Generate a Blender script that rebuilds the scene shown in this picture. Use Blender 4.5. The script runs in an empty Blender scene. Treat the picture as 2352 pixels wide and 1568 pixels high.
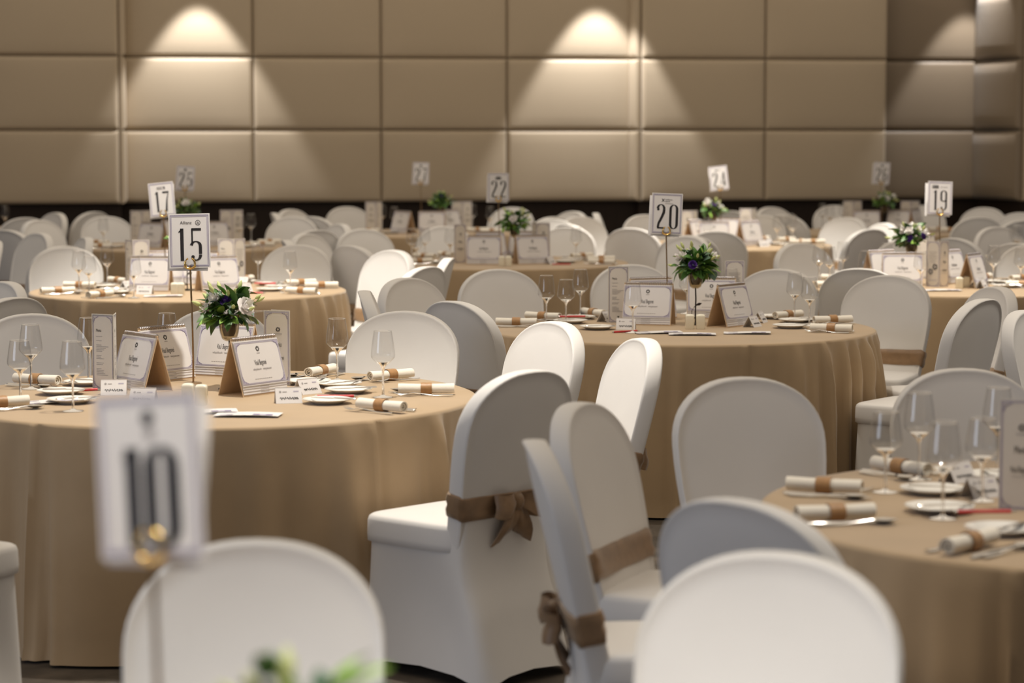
import bpy, math, random
from mathutils import Vector, Matrix
PI = math.pi
scene = bpy.context.scene
COL = scene.collection

# ------------------------------------------------------------------ camera
FPX, CX, CY = 5550.0, 1176.0, 784.0
HORIZON = 300.0
HC = 1.66
PITCH = math.atan((CY - HORIZON) / FPX)
cam_d = bpy.data.cameras.new('camera')
cam = bpy.data.objects.new('camera', cam_d)
COL.objects.link(cam)
cam.location = (0, 0, HC)
cam.rotation_euler = (PI / 2 - PITCH, 0, 0)
cam_d.sensor_width = 36.0
cam_d.lens = FPX * 36.0 / 2352.0
cam_d.clip_start, cam_d.clip_end = 0.05, 100
cam_d.dof.use_dof = True
cam_d.dof.focus_distance = 9.4
cam_d.dof.aperture_fstop = 3.0
scene.camera = cam

# ------------------------------------------------------------------ colour, world, lights
vs = scene.view_settings
vs.view_transform = 'Standard'
vs.look = 'None'
vs.gamma = 1.0
vs.use_curve_mapping = False
vs.exposure = 0.0
scene.cycles.use_denoising = True
scene.cycles.max_bounces = 7
scene.cycles.diffuse_bounces = 3
scene.cycles.glossy_bounces = 3
scene.cycles.transmission_bounces = 6
scene.cycles.transparent_max_bounces = 16
scene.cycles.caustics_reflective = False
scene.cycles.caustics_refractive = False
scene.cycles.sample_clamp_indirect = 4.0

world = bpy.data.worlds.new('room_air')
scene.world = world
world.use_nodes = True
bg = world.node_tree.nodes['Background']
bg.inputs['Color'].default_value = (0.95, 0.93, 1.0, 1)
bg.inputs['Strength'].default_value = 0.095


def lamp(name, kind, loc, energy, color, **kw):
    d = bpy.data.lights.new(name, kind)
    d.energy = energy
    d.color = color
    for k, v in kw.items():
        setattr(d, k, v)
    o = bpy.data.objects.new(name, d)
    o.location = loc
    COL.objects.link(o)
    return o


WARM = (1.0, 0.93, 0.83)
lamp('ceiling_glow', 'AREA', (0.0, 14.4, 4.3), 590, (1.0, 0.83, 0.61), shape='RECTANGLE', size=13, size_y=21)
# ceiling downlights: x, y, power; several weaker ones are fill added to brighten dim tables
DOWNLIGHTS_AND_FILL = [(-1.8, 13.4, 640, 62), (-0.5, 8.15, 450, 53), (1.65, 18.8, 600, 60), (2.5, 13.8, 560, 58), (0.75, 10.9, 150, 52),
              (0.6, 2.0, 310, 80), (-0.55, 2.0, 310, 80), (-3.6, 9.0, 110, 62), (-2.6, 19.0, 40, 62), (0.2, 17.0, 50, 62), (3.2, 9.6, 150, 56), (0.2, 21.3, 80, 62), (1.5, 5.2, 170, 50)]
for x, y, e, a in DOWNLIGHTS_AND_FILL:
    lamp('downlight_or_fill', 'SPOT', (x, y, 3.9), e, WARM, spot_size=math.radians(a), spot_blend=0.35, shadow_soft_size=0.06)

o_ = lamp('cool_fill_light', 'AREA', (-8.0, 1.5, 2.4), 150, (0.72, 0.82, 1.0), shape='RECTANGLE', size=4.0, size_y=2.4)  # unseen cool area light, added to streak the glasses and tint chair backs
o_.rotation_euler = (math.radians(90), 0, math.radians(-62))

# ------------------------------------------------------------------ projection helper: pixel + height -> point in the room
SP, CP = math.sin(PITCH), math.cos(PITCH)


def P(u, v, h=0.753):
    a, b = (u - CX) / FPX, (CY - v) / FPX
    dx, dy, dz = a, CP + b * SP, -SP + b * CP
    t = (h - HC) / dz
    return Vector((dx * t, dy * t, h))


# ------------------------------------------------------------------ materials
MATS = {}


def mat(name, rgb, rough=0.6, metal=0.0, noise=0.0, nscale=40.0, bump=0.0, bscale=400.0, sheen=0.0, coat=0.0, trans=0.0, spec=0.5, stretch=(1, 1, 1)):
    m = bpy.data.materials.new(name)
    m.use_nodes = True
    nt = m.node_tree
    b = nt.nodes['Principled BSDF']
    b.inputs['Base Color'].default_value = (*rgb, 1)
    b.inputs['Roughness'].default_value = rough
    b.inputs['Metallic'].default_value = metal
    b.inputs['Specular IOR Level'].default_value = spec
    b.inputs['Sheen Weight'].default_value = sheen
    b.inputs['Coat Weight'].default_value = coat
    b.inputs['Transmission Weight'].default_value = trans
    if noise or bump:
        tc = nt.nodes.new('ShaderNodeTexCoord')
        mp = nt.nodes.new('ShaderNodeMapping')
        mp.inputs['Scale'].default_value = stretch
        nt.links.new(tc.outputs['Object'], mp.inputs['Vector'])
    if noise:
        n = nt.nodes.new('ShaderNodeTexNoise')
        n.inputs['Scale'].default_value = nscale
        n.inputs['Detail'].default_value = 4
        nt.links.new(mp.outputs['Vector'], n.inputs['Vector'])
        r = nt.nodes.new('ShaderNodeValToRGB')
        r.color_ramp.elements[0].position = 0.3
        r.color_ramp.elements[1].position = 0.7
        r.color_ramp.elements[0].color = (*[c * (1 - noise) for c in rgb], 1)
        r.color_ramp.elements[1].color = (*[min(1, c * (1 + noise)) for c in rgb], 1)
        nt.links.new(n.outputs['Fac'], r.inputs['Fac'])
        nt.links.new(r.outputs['Color'], b.inputs['Base Color'])
    if bump:
        n2 = nt.nodes.new('ShaderNodeTexNoise')
        n2.inputs['Scale'].default_value = bscale
        n2.inputs['Detail'].default_value = 3
        nt.links.new(mp.outputs['Vector'], n2.inputs['Vector'])
        bp = nt.nodes.new('ShaderNodeBump')
        bp.inputs['Strength'].default_value = bump
        bp.inputs['Distance'].default_value = 0.004
        nt.links.new(n2.outputs['Fac'], bp.inputs['Height'])
        nt.links.new(bp.outputs['Normal'], b.inputs['Normal'])
    MATS[name] = m
    return m


M_CHAIR = mat('spandex_white', (0.80, 0.785, 0.765), 0.62, noise=0.015, nscale=6, bump=0.08, bscale=14, sheen=0.15)
M_SASH = mat('satin_brown', (0.27, 0.165, 0.085), 0.42, noise=0.15, nscale=30, bump=0.25, bscale=60, sheen=0.3)
M_CLOTH = mat('tablecloth_tan', (0.445, 0.32, 0.19), 0.75, noise=0.05, nscale=5, bump=0.12, bscale=30, sheen=0.25)
M_NAPKIN = mat('napkin_ivory', (0.86, 0.81, 0.71), 0.8, bump=0.2, bscale=200, sheen=0.2)
M_BAND = mat('band_brown', (0.40, 0.215, 0.085), 0.45, noise=0.12, nscale=60, bump=0.1, bscale=120, sheen=0.2)
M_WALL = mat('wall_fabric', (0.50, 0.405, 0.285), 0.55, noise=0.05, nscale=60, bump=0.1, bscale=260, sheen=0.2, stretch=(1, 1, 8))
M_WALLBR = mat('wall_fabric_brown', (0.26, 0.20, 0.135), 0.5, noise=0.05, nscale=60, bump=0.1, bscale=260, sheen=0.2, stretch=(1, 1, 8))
M_WALLDK = mat('wall_recess', (0.18, 0.13, 0.08), 0.8, noise=0.1)
M_WAINSCOT = mat('dark_wood', (0.020, 0.012, 0.008), 0.6, spec=0.25, noise=0.2, nscale=12, stretch=(6, 6, 0.6))
M_FLOOR = mat('carpet', (0.085, 0.068, 0.052), 0.95, noise=0.35, nscale=9, bump=0.6, bscale=300)
M_PORC = mat('porcelain', (0.86, 0.84, 0.79), 0.15, noise=0.01, coat=0.3)
M_IVORYPORC = mat('ivory_porcelain', (0.86, 0.82, 0.68), 0.22, noise=0.01, coat=0.3)
M_STEEL = mat('cutlery_steel', (0.62, 0.60, 0.58), 0.16, 1.0, noise=0.05, nscale=30)
M_GOLD = mat('gold_metal', (0.83, 0.56, 0.20), 0.22, 1.0, noise=0.08, nscale=50)
M_POLE = mat('bronze_pole', (0.36, 0.24, 0.13), 0.35, 1.0, noise=0.1, nscale=50)
M_IRON = mat('black_iron', (0.03, 0.022, 0.018), 0.45, 0.6, noise=0.2, nscale=80)
M_PAPER = mat('paper_white', (0.73, 0.71, 0.705), 0.7, noise=0.01, nscale=20)
M_PAPERW = mat('paper_cream', (0.70, 0.665, 0.61), 0.7, noise=0.01, nscale=20)
M_KRAFT = mat('card_tan', (0.66, 0.49, 0.32), 0.75, noise=0.04, nscale=40)
M_INK = mat('ink_black', (0.012, 0.010, 0.012), 0.6, noise=0.05)
M_GREY = mat('ink_grey', (0.33, 0.31, 0.31), 0.7, noise=0.05)
M_LAV = mat('ink_lavender', (0.44, 0.41, 0.51), 0.7, noise=0.05)
M_PURPLE = mat('ink_purple', (0.20, 0.17, 0.30), 0.7, noise=0.05)
M_WIRE = mat('binding_wire', (0.30, 0.28, 0.29), 0.35, 0.6, noise=0.05)
M_RED = mat('pen_red', (0.62, 0.03, 0.035), 0.3, noise=0.03)
M_LEAF = mat('leaf_green', (0.075, 0.18, 0.035), 0.45, noise=0.35, nscale=25)
M_LEAF2 = mat('leaf_light', (0.25, 0.43, 0.07), 0.5, noise=0.3, nscale=25)
M_EUC = mat('eucalyptus', (0.10, 0.17, 0.11), 0.55, noise=0.25, nscale=25)
M_WHITEFL = mat('petal_white', (0.85, 0.82, 0.80), 0.6, noise=0.04, nscale=60)
M_PURPFL = mat('petal_purple', (0.09, 0.03, 0.26), 0.6, noise=0.25, nscale=60)
M_BUD = mat('bud_lime', (0.55, 0.60, 0.25), 0.55, noise=0.2, nscale=60)
M_WATER = mat('dark_foam', (0.03, 0.028, 0.02), 0.6, noise=0.3)


def glass_mat(name, tint, ior=1.45):
    m = bpy.data.materials.new(name)
    m.use_nodes = True
    nt = m.node_tree
    nt.nodes.clear()
    out = nt.nodes.new('ShaderNodeOutputMaterial')
    g = nt.nodes.new('ShaderNodeBsdfGlass')
    g.inputs['Color'].default_value = (*tint, 1)
    g.inputs['Roughness'].default_value = 0.02
    g.inputs['IOR'].default_value = ior
    nt.links.new(g.outputs[0], out.inputs[0])
    return m


def thin_glass(name, tint, refl=1.0):
    m = bpy.data.materials.new(name)
    m.use_nodes = True
    nt = m.node_tree
    nt.nodes.clear()
    out = nt.nodes.new('ShaderNodeOutputMaterial')
    t = nt.nodes.new('ShaderNodeBsdfTransparent')
    t.inputs['Color'].default_value = (*tint, 1)
    g = nt.nodes.new('ShaderNodeBsdfGlossy')
    g.inputs['Roughness'].default_value = 0.03
    f = nt.nodes.new('ShaderNodeLayerWeight')
    f.inputs['Blend'].default_value = 0.5
    pw = nt.nodes.new('ShaderNodeMath')
    pw.operation = 'POWER'
    pw.inputs[1].default_value = 4.5
    mu = nt.nodes.new('ShaderNodeMath')
    mu.operation = 'MULTIPLY_ADD'
    mu.inputs[1].default_value = 0.75 * refl
    mu.inputs[2].default_value = 0.045 * refl
    mu.use_clamp = True
    mx = nt.nodes.new('ShaderNodeMixShader')
    nt.links.new(f.outputs['Facing'], pw.inputs[0])
    nt.links.new(pw.outputs[0], mu.inputs[0])
    nt.links.new(mu.outputs[0], mx.inputs[0])
    nt.links.new(t.outputs[0], mx.inputs[1])
    nt.links.new(g.outputs[0], mx.inputs[2])
    nt.links.new(mx.outputs[0], out.inputs[0])
    return m


M_GLASS = glass_mat('glass_solid', (1, 1, 1))
M_BOWL = thin_glass('glass_thin', (0.955, 0.955, 0.955), 1.35)
M_CUP = thin_glass('glass_amber', (0.80, 0.74, 0.62), 1.5)


# ------------------------------------------------------------------ mesh builder
class MB:
    def __init__(self):
        self.v, self.f, self.m, self.mats = [], [], [], []

    def mi(self, material):
        if material not in self.mats:
            self.mats.append(material)
        return self.mats.index(material)

    def add(self, verts, faces, material):
        o = len(self.v)
        self.v += [tuple(p) for p in verts]
        k = self.mi(material)
        for f in faces:
            self.f.append([i + o for i in f])
            self.m.append(k)

    def loops(self, rings, material, closed=True, cap0=False, cap1=False):
        """rings: list of equally long vertex loops, lofted one to the next"""
        n = len(rings[0])
        vs_ = [p for r in rings for p in r]
        fs = []
        for i in range(len(rings) - 1):
            for j in range(n if closed else n - 1):
                k = (j + 1) % n
                fs.append((i * n + j, i * n + k, (i + 1) * n + k, (i + 1) * n + j))
        if cap0:
            fs.append(tuple(range(n - 1, -1, -1)))
        if cap1:
            fs.append(tuple((len(rings) - 1) * n + j for j in range(n)))
        self.add(vs_, fs, material)

    def lathe(self, prof, seg, material, cap0=False, cap1=False):
        rings = [[(r * math.cos(2 * PI * j / seg), r * math.sin(2 * PI * j / seg), z) for j in range(seg)] for r, z in prof]
        self.loops(rings, material, True, cap0, cap1)

    def tube(self, path, rad, seg, material, caps=True):
        path = [Vector(p) for p in path]
        n = len(path)
        rings = []
        for i, p in enumerate(path):
            t = (path[min(i + 1, n - 1)] - path[max(i - 1, 0)]).normalized()
            a = Vector((0, 0, 1)) if abs(t.z) < 0.9 else Vector((1, 0, 0))
            s = t.cross(a).normalized()
            w = s.cross(t).normalized()
            r = rad[i] if isinstance(rad, (list, tuple)) else rad
            rings.append([p + (s * math.cos(2 * PI * k / seg) + w * math.sin(2 * PI * k / seg)) * r for k in range(seg)])
        self.loops(rings, material, True, caps, caps)

    def box(self, lo, hi, material):
        x0, y0, z0 = lo
        x1, y1, z1 = hi
        self.add([(x0, y0, z0), (x1, y0, z0), (x1, y1, z0), (x0, y1, z0), (x0, y0, z1), (x1, y0, z1), (x1, y1, z1), (x0, y1, z1)],
                 [(0, 3, 2, 1), (4, 5, 6, 7), (0, 1, 5, 4), (1, 2, 6, 5), (2, 3, 7, 6), (3, 0, 4, 7)], material)

    # flat print on the plane y = const facing -Y; coordinates (x, z)
    def flat(self, pts, material, y=-0.0006):
        self.add([(x, y, z) for x, z in pts], [tuple(range(len(pts)))], material)

    def rect(self, x0, z0, x1, z1, material, y=-0.0006):
        self.flat([(x0, z0), (x1, z0), (x1, z1), (x0, z1)], material, y)

    def ribbon(self, pts, material, y=-0.0007):
        """pts: (x, z, width)"""
        n = len(pts)
        L, R = [], []
        for i, (x, z, w) in enumerate(pts):
            a, b = pts[max(i - 1, 0)], pts[min(i + 1, n - 1)]
            tx, tz = b[0] - a[0], b[1] - a[1]
            l = math.hypot(tx, tz) or 1
            nx, nz = -tz / l, tx / l
            L.append((x + nx * w / 2, z + nz * w / 2))
            R.append((x - nx * w / 2, z - nz * w / 2))
        v = [(x, y, z) for x, z in L + R]
        self.add(v, [(i, n + i, n + i + 1, i + 1) for i in range(n - 1)], material)

    def disc(self, x, z, r, material, y=-0.0007, seg=14):
        self.flat([(x + r * math.cos(2 * PI * k / seg), z + r * math.sin(2 * PI * k / seg)) for k in range(seg)], material, y)

    def ring(self, x, z, r, w, material, y=-0.0007, seg=20):
        self.ribbon([(x + r * math.cos(2 * PI * k / seg), z + r * math.sin(2 * PI * k / seg), w) for k in range(seg + 1)], material, y)

    def frame(self, x0, z0, x1, z1, w, material, y=-0.0006):
        self.rect(x0, z0, x1, z0 + w, material, y)
        self.rect(x0, z1 - w, x1, z1, material, y)
        self.rect(x0, z0 + w, x0 + w, z1 - w, material, y)
        self.rect(x1 - w, z0 + w, x1, z1 - w, material, y)

    def text(self, s, x, z, size, material, xs=1.0, y=-0.0008, align='CENTER'):
        vs_, fs_ = text_shape(s, align)
        self.add([(x + a * size * xs, y, z + b * size) for a, b in vs_], fs_, material)

    def mesh(self, name, smooth=40):
        me = bpy.data.meshes.new(name)
        me.from_pydata(self.v, [], self.f)
        for m in self.mats:
            me.materials.append(m)
        if len(self.mats) > 1:
            me.polygons.foreach_set('material_index', self.m)
        me.update()
        if smooth:
            me.polygons.foreach_set('use_smooth', [True] * len(me.polygons))
            me.set_sharp_from_angle(angle=math.radians(smooth))
        return me


_TXT = {}


def text_shape(s, align):
    if (s, align) not in _TXT:
        cu = bpy.data.curves.new('lettering', 'FONT')
        cu.body = s
        cu.align_x = align
        cu.size = 1.0
        cu.resolution_u = 3
        o = bpy.data.objects.new('lettering', cu)
        me = bpy.data.meshes.new_from_object(o)
        _TXT[(s, align)] = ([(v.co.x, v.co.y) for v in me.vertices], [tuple(p.vertices) for p in me.polygons])
        bpy.data.objects.remove(o)
        bpy.data.curves.remove(cu)
        bpy.data.meshes.remove(me)
    return _TXT[(s, align)]


def obj(name, me, parent=None, loc=(0, 0, 0), rot=(0, 0, 0), scale=None, label=None, kind=None):
    o = bpy.data.objects.new(name, me)
    COL.objects.link(o)
    o.location = loc
    o.rotation_euler = rot
    if scale is not None:
        o.scale = scale
    if parent is not None:
        o.parent = parent
    if label:
        o['label'] = label
    if kind:
        o['kind'] = kind
    return o


def thing(name, cat, loc, rotz=0.0, label=None, group=None, me=None):
    o = obj(name, me, None, loc, (0, 0, rotz))
    o['category'] = cat
    if label:
        o['label'] = label
    if group:
        o['group'] = group
    return o


# ------------------------------------------------------------------ room shell
mb = MB()
mb.add([(-9, -1.5, 0), (9, -1.5, 0), (9, 27, 0), (-9, 27, 0)], [(0, 1, 2, 3)], M_FLOOR)
fl = obj('floor', mb.mesh('floor', 0))
fl['kind'] = 'structure'

WA = math.radians(8.5)
WE = Vector((math.cos(WA), math.sin(WA), 0))
WN = Vector((math.sin(WA), -math.cos(WA), 0))
W0 = Vector((0, 24.72, 0))
ROWS = [0.94, 1.665, 2.39, 3.115, 3.84]


def wall_pt(s, off):
    return W0 + WE * s + WN * off


def panel_mesh(w, h, t=0.055, puff=0.02, edge=0.045, M_WALL=None):
    """upholstered panel: local x along, z up, front towards -y, back at y = 0"""
    us = [0, 0.12, 0.35, 0.65, 1.0]

    def line(L):
        a = [edge * u for u in us]
        mid = [edge + (L - 2 * edge) * k / 6 for k in range(1, 6)]
        return a + mid + [L - x for x in reversed(a)]

    xs, zs = line(w), line(h)

    def bulge(d):
        d = max(0.0, min(1.0, d / edge))
        return math.sqrt(max(0.0, 1 - (1 - d) ** 2))

    m = MB()
    V = []
    for z in zs:
        for x in xs:
            e = min(bulge(x), bulge(w - x), bulge(z), bulge(h - z))
            cx = 1 - (2 * x / w - 1) ** 2
            cz = 1 - (2 * z / h - 1) ** 2
            cz = 1.0 - (1.0 - min(1.0, min(z, h - z) / 0.06)) ** 2 if puff > 0.05 else cz
            V.append((x, -(t * 0.35 + t * 0.65 * e + puff * cx * cz), z))
    n = len(xs)
    F = [(j * n + i, j * n + i + 1, (j + 1) * n + i + 1, (j + 1) * n + i) for j in range(len(zs) - 1) for i in range(n - 1)]
    m.add(V, F, M_WALL)
    per = [j for j in range(n)] + [k * n + n - 1 for k in range(1, len(zs))] + [(len(zs) - 1) * n + i for i in range(n - 2, -1, -1)] + [k * n for k in range(len(zs) - 2, 0, -1)]
    back = [(V[p][0], 0.0, V[p][2]) for p in per]
    front = [V[p] for p in per]
    m.loops([back, front], M_WALL)
    return m.mesh('panel', 50)


def slab(a, b, z0, z1, thick, material, m):
    """vertical slab from a to b; its front face on the line, body behind it"""
    d = (b - a).normalized()
    n = Vector((-d.y, d.x, 0)) * thick
    q = [a, b, b + n, a + n]
    m.add([(p.x, p.y, z) for z in (z0, z1) for p in q], [(0, 3, 2, 1), (4, 5, 6, 7), (0, 1, 5, 4), (1, 2, 6, 5), (2, 3, 7, 6), (3, 0, 4, 7)], material)


GAP = 0.004
wb = MB()
slab(wall_pt(-9.5, 0.30), wall_pt(-3.935, 0.30), 0.945, 3.95, 0.6, M_WALLDK, wb)
slab(wall_pt(-4.0, 0.0), wall_pt(1.30, 0.0), 0.945, 3.95, 0.3, M_WALLDK, wb)
slab(wall_pt(1.315, 0.11), wall_pt(3.90, 0.11), 0.945, 3.95, 0.4, M_WALLDK, wb)
slab(wall_pt(3.70, -0.20), wall_pt(5.4, -0.20), 0.945, 3.95, 0.2, M_WALLDK, wb)
wall_back = obj('wall_back', wb.mesh('wall_back', 0), kind='structure')
_PM = {}


def wall_panel(parent, a, b, z0, z1, puff=0.012, fabric=M_WALL):
    L = (b - a).length - 2 * GAP
    key = (round(L, 3), round(z1 - z0, 3), puff, fabric.name)
    if key not in _PM:
        _PM[key] = panel_mesh(L, z1 - z0 - 2 * GAP, puff=puff, M_WALL=fabric)
    d = (b - a).normalized()
    p = a + d * GAP
    obj('panel', _PM[key], parent, (p.x, p.y, z0 + GAP), (0, 0, math.atan2(d.y, d.x)))


for z0, z1 in zip(ROWS[:-1], ROWS[1:]):
    for k in range(3):
        wall_panel(wall_back, wall_pt(-3.95 - 1.283 * (k + 1), 0.30), wall_pt(-3.95 - 1.283 * k, 0.30), z0, z1)
    wall_panel(wall_back, wall_pt(-3.935, 0.30), wall_pt(-3.935, 0.0), z0, z1, 0.0)
    for k in range(4):
        wall_panel(wall_back, wall_pt(-3.906 + 1.283 * k, 0), wall_pt(-3.906 + 1.283 * (k + 1), 0), z0, z1)
    wall_panel(wall_back, wall_pt(1.226, 0.005), wall_pt(1.312, 0.115), z0, z1, 0.0)
    for k in range(2):
        wall_panel(wall_back, wall_pt(1.315 + 1.294 * k, 0.11), wall_pt(1.315 + 1.294 * (k + 1), 0.11), z0, z1)
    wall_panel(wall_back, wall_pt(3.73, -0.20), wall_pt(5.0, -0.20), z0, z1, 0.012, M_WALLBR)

FA, FB = wall_pt(5.0, -0.20), Vector((5.22, 24.78, 0))
wr = MB()
slab(FA, FB, 0.945, 3.95, 0.15, M_WALLDK, wr)
slab(FB, FB + Vector((3, 0.05, 0)), 0.945, 3.95, 0.15, M_WALLDK, wr)
wall_right = obj('wall_right', wr.mesh('wall_right', 0), kind='structure')
for z0, z1 in zip(ROWS[:-1], ROWS[1:]):
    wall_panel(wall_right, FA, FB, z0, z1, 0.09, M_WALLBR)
    wall_panel(wall_right, FB, FB + Vector((1.28, 0.02, 0)), z0, z1)

tr = MB()
for a, b, off in ((-9.5, -3.935, 0.27), (-4.0, 1.30, -0.03), (1.30, 3.90, 0.08), (3.7, 5.02, -0.23)):
    slab(wall_pt(a, off), wall_pt(b, off), 0.0, 0.942, 0.25, M_WAINSCOT, tr)
    slab(wall_pt(a, off + 0.02), wall_pt(b, off + 0.02), 0.0, 0.12, 0.1, M_WAINSCOT, tr)
slab(FA, FB, 0.0, 0.942, 0.1, M_WAINSCOT, tr)
slab(FB, FB + Vector((3, 0.05, 0)), 0.0, 0.942, 0.1, M_WAINSCOT, tr)
trim = obj('trim_1', tr.mesh('trim_1', 0), kind='structure')

# wall washers close to the back wall
for s, off, e in ((-3.16, 0.5, 300), (0.86, 0.5, 330), (4.86, 0.30, 190), (-7.2, 0.8, 60)):
    p = wall_pt(s, off)
    lamp('wall_downlight', 'SPOT', (p.x, p.y, 3.66), e, (0.98, 0.97, 0.98), spot_size=math.radians(60), spot_blend=0.30, shadow_soft_size=0.03)

# ------------------------------------------------------------------ chairs
LEAN, BT = 0.24, 0.052


def half_w(z):
    z0, z1, W0_, W1_, ZT = 0.36, 0.76, 0.188, 0.226, 0.945
    if z <= z1:
        t = (z - z0) / (z1 - z0)
        return W0_ + (W1_ - W0_) * (t * t * (3 - 2 * t))
    t = min(1.0, (z - z1) / (ZT - z1))
    return W1_ * max(0.0, 1 - t ** 2.25) ** (1 / 2.25)


def back_y(z, x):
    return -0.20 - LEAN * (z - 0.45) + 0.40 * x * x


def backrest_mesh():
    pts = [(-half_w(z), z) for z in [0.36 + 0.40 * k / 8 for k in range(9)]]
    for k in range(1, 24):
        t = PI - PI * k / 24
        c, s = math.cos(t), math.sin(t)
        pts.append((0.226 * math.copysign(abs(c) ** (2 / 2.25), c), 0.76 + 0.185 * abs(s) ** (2 / 2.25)))
    pts += [(half_w(z), z) for z in [0.76 - 0.40 * k / 8 for k in range(9)]]
    cx, cz = 0.0, 0.66
    h = BT / 2

    def ring(s, y):
        out = []
        for x, z in pts:
            X, Z = cx + (x - cx) * s, cz + (z - cz) * s
            out.append((X, back_y(Z, X) + y, Z))
        return out

    prof = [(0.02, h + .007), (0.35, h + .006), (0.65, h + .004), (0.86, h + .001), (0.94, h - .002), (0.965, h + .001), (0.982, h + .003), (0.994, h), (1.0, h - .006),
            (1.004, 0.0), (1.0, -h + .006), (0.994, -h), (0.982, -h - .003), (0.965, -h - .001), (0.94, -h + .002), (0.86, -h - .001), (0.65, -h - .003), (0.35, -h - .004), (0.02, -h - .004)]
    m = MB()
    m.loops([ring(s, y) for s, y in prof], M_CHAIR, True, True, True)
    me = m.mesh('backrest', 65)
    me.flip_normals()
    return me


def sq_loop(cxy, hw0, hw1, y0, y1, n, p=5.0):
    """rounded box outline: half widths at y0 (rear) and y1 (front)"""
    out = []
    for k in range(n):
        a = 2 * PI * k / n
        c, s = math.cos(a), math.sin(a)
        u = math.copysign(abs(c) ** (2 / p), c)
        v = math.copysign(abs(s) ** (2 / p), s)
        y = (y0 + y1) / 2 + v * (y1 - y0) / 2
        hw = hw0 + (hw1 - hw0) * (v + 1) / 2
        out.append((u * hw, y))
    return out


def seat_mesh():
    m = MB()
    base = sq_loop((0, 0), 0.200, 0.216, -0.215, 0.205, 56, 7.0)
    rings = []
    for s, z in ((0.03, 0.486), (0.5, 0.485), (0.85, 0.483), (0.94, 0.480), (0.98, 0.474), (0.997, 0.462), (1.003, 0.42), (1.0, 0.398), (0.93, 0.39), (0.05, 0.39)):
        rings.append([(x * s, -0.005 + (y + 0.005) * s, z) for x, y in base])
    m.loops(rings, M_CHAIR, True, True, True)
    me = m.mesh('seat', 70)
    me.flip_normals()
    return me


def skirt_mesh():
    m = MB()
    n = 64
    top = sq_loop((0, 0), 0.198, 0.214, -0.235, 0.203, n)
    bot = sq_loop((0, 0), 0.212, 0.222, -0.345, 0.215, n, 7.0)
    rings = []
    for i in range(13):
        v = i / 12
        r = []
        for k in range(n):
            a = 2 * PI * k / n
            w = min(1.0, (abs(math.sin(2 * a))) ** 0.9)
            x = top[k][0] * (1 - v) + bot[k][0] * v
            y = top[k][1] * (1 - v) + bot[k][1] * v
            pull = 1 - 0.16 * math.sin(PI * min(1, v * 0.95)) * (1 - w)
            z = 0.432 * (1 - v) + (0.006 + 0.035 * (1 - w)) * v
            X, Y = x * pull, y * (pull if y > 0 else 1 - (1 - pull) * 0.5)
            rear = max(0.0, min(1.0, (-math.sin(a) - 0.35) / 0.35))
            if rear > 0 and v < 0.5:
                up = rear * (1 - v / 0.5)
                z += 0.095 * up
                Y = Y * (1 - up) + (back_y(z, X) - BT / 2 - 0.006) * up
                X = X * (1 - up) + max(-half_w(z) - 0.003, min(half_w(z) + 0.003, X)) * up
            r.append((X, Y, z))
        rings.append(r)
    m.loops(rings, M_CHAIR)
    me = m.mesh('skirt', 60)
    me.flip_normals()
    return me


def sash_mesh():
    m = MB()
    rings = []
    n = 40
    for i, (dz, g) in enumerate(((0, 0.001), (0.003, 0.007), (0.02, 0.010), (0.036, 0.0075), (0.052, 0.011), (0.072, 0.007), (0.075, 0.001))):
        r = []
        for k in range(n):
            a = 2 * PI * k / n
            c, s = math.cos(a), math.sin(a)
            u = math.copysign(abs(c) ** 0.28, c)
            v = math.copysign(abs(s) ** 0.28, s)
            z = 0.505 + dz + 0.012 * s
            x = u * (half_w(z) + g)
            r.append((x, back_y(z, x) + v * (BT / 2 + g + 0.004) + 0.002 * math.sin(5 * a + i), z + 0.004 * math.sin(3 * a)))
        rings.append(r)
    m.loops(rings, M_SASH)
    return m.mesh('sash', 50)


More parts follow.
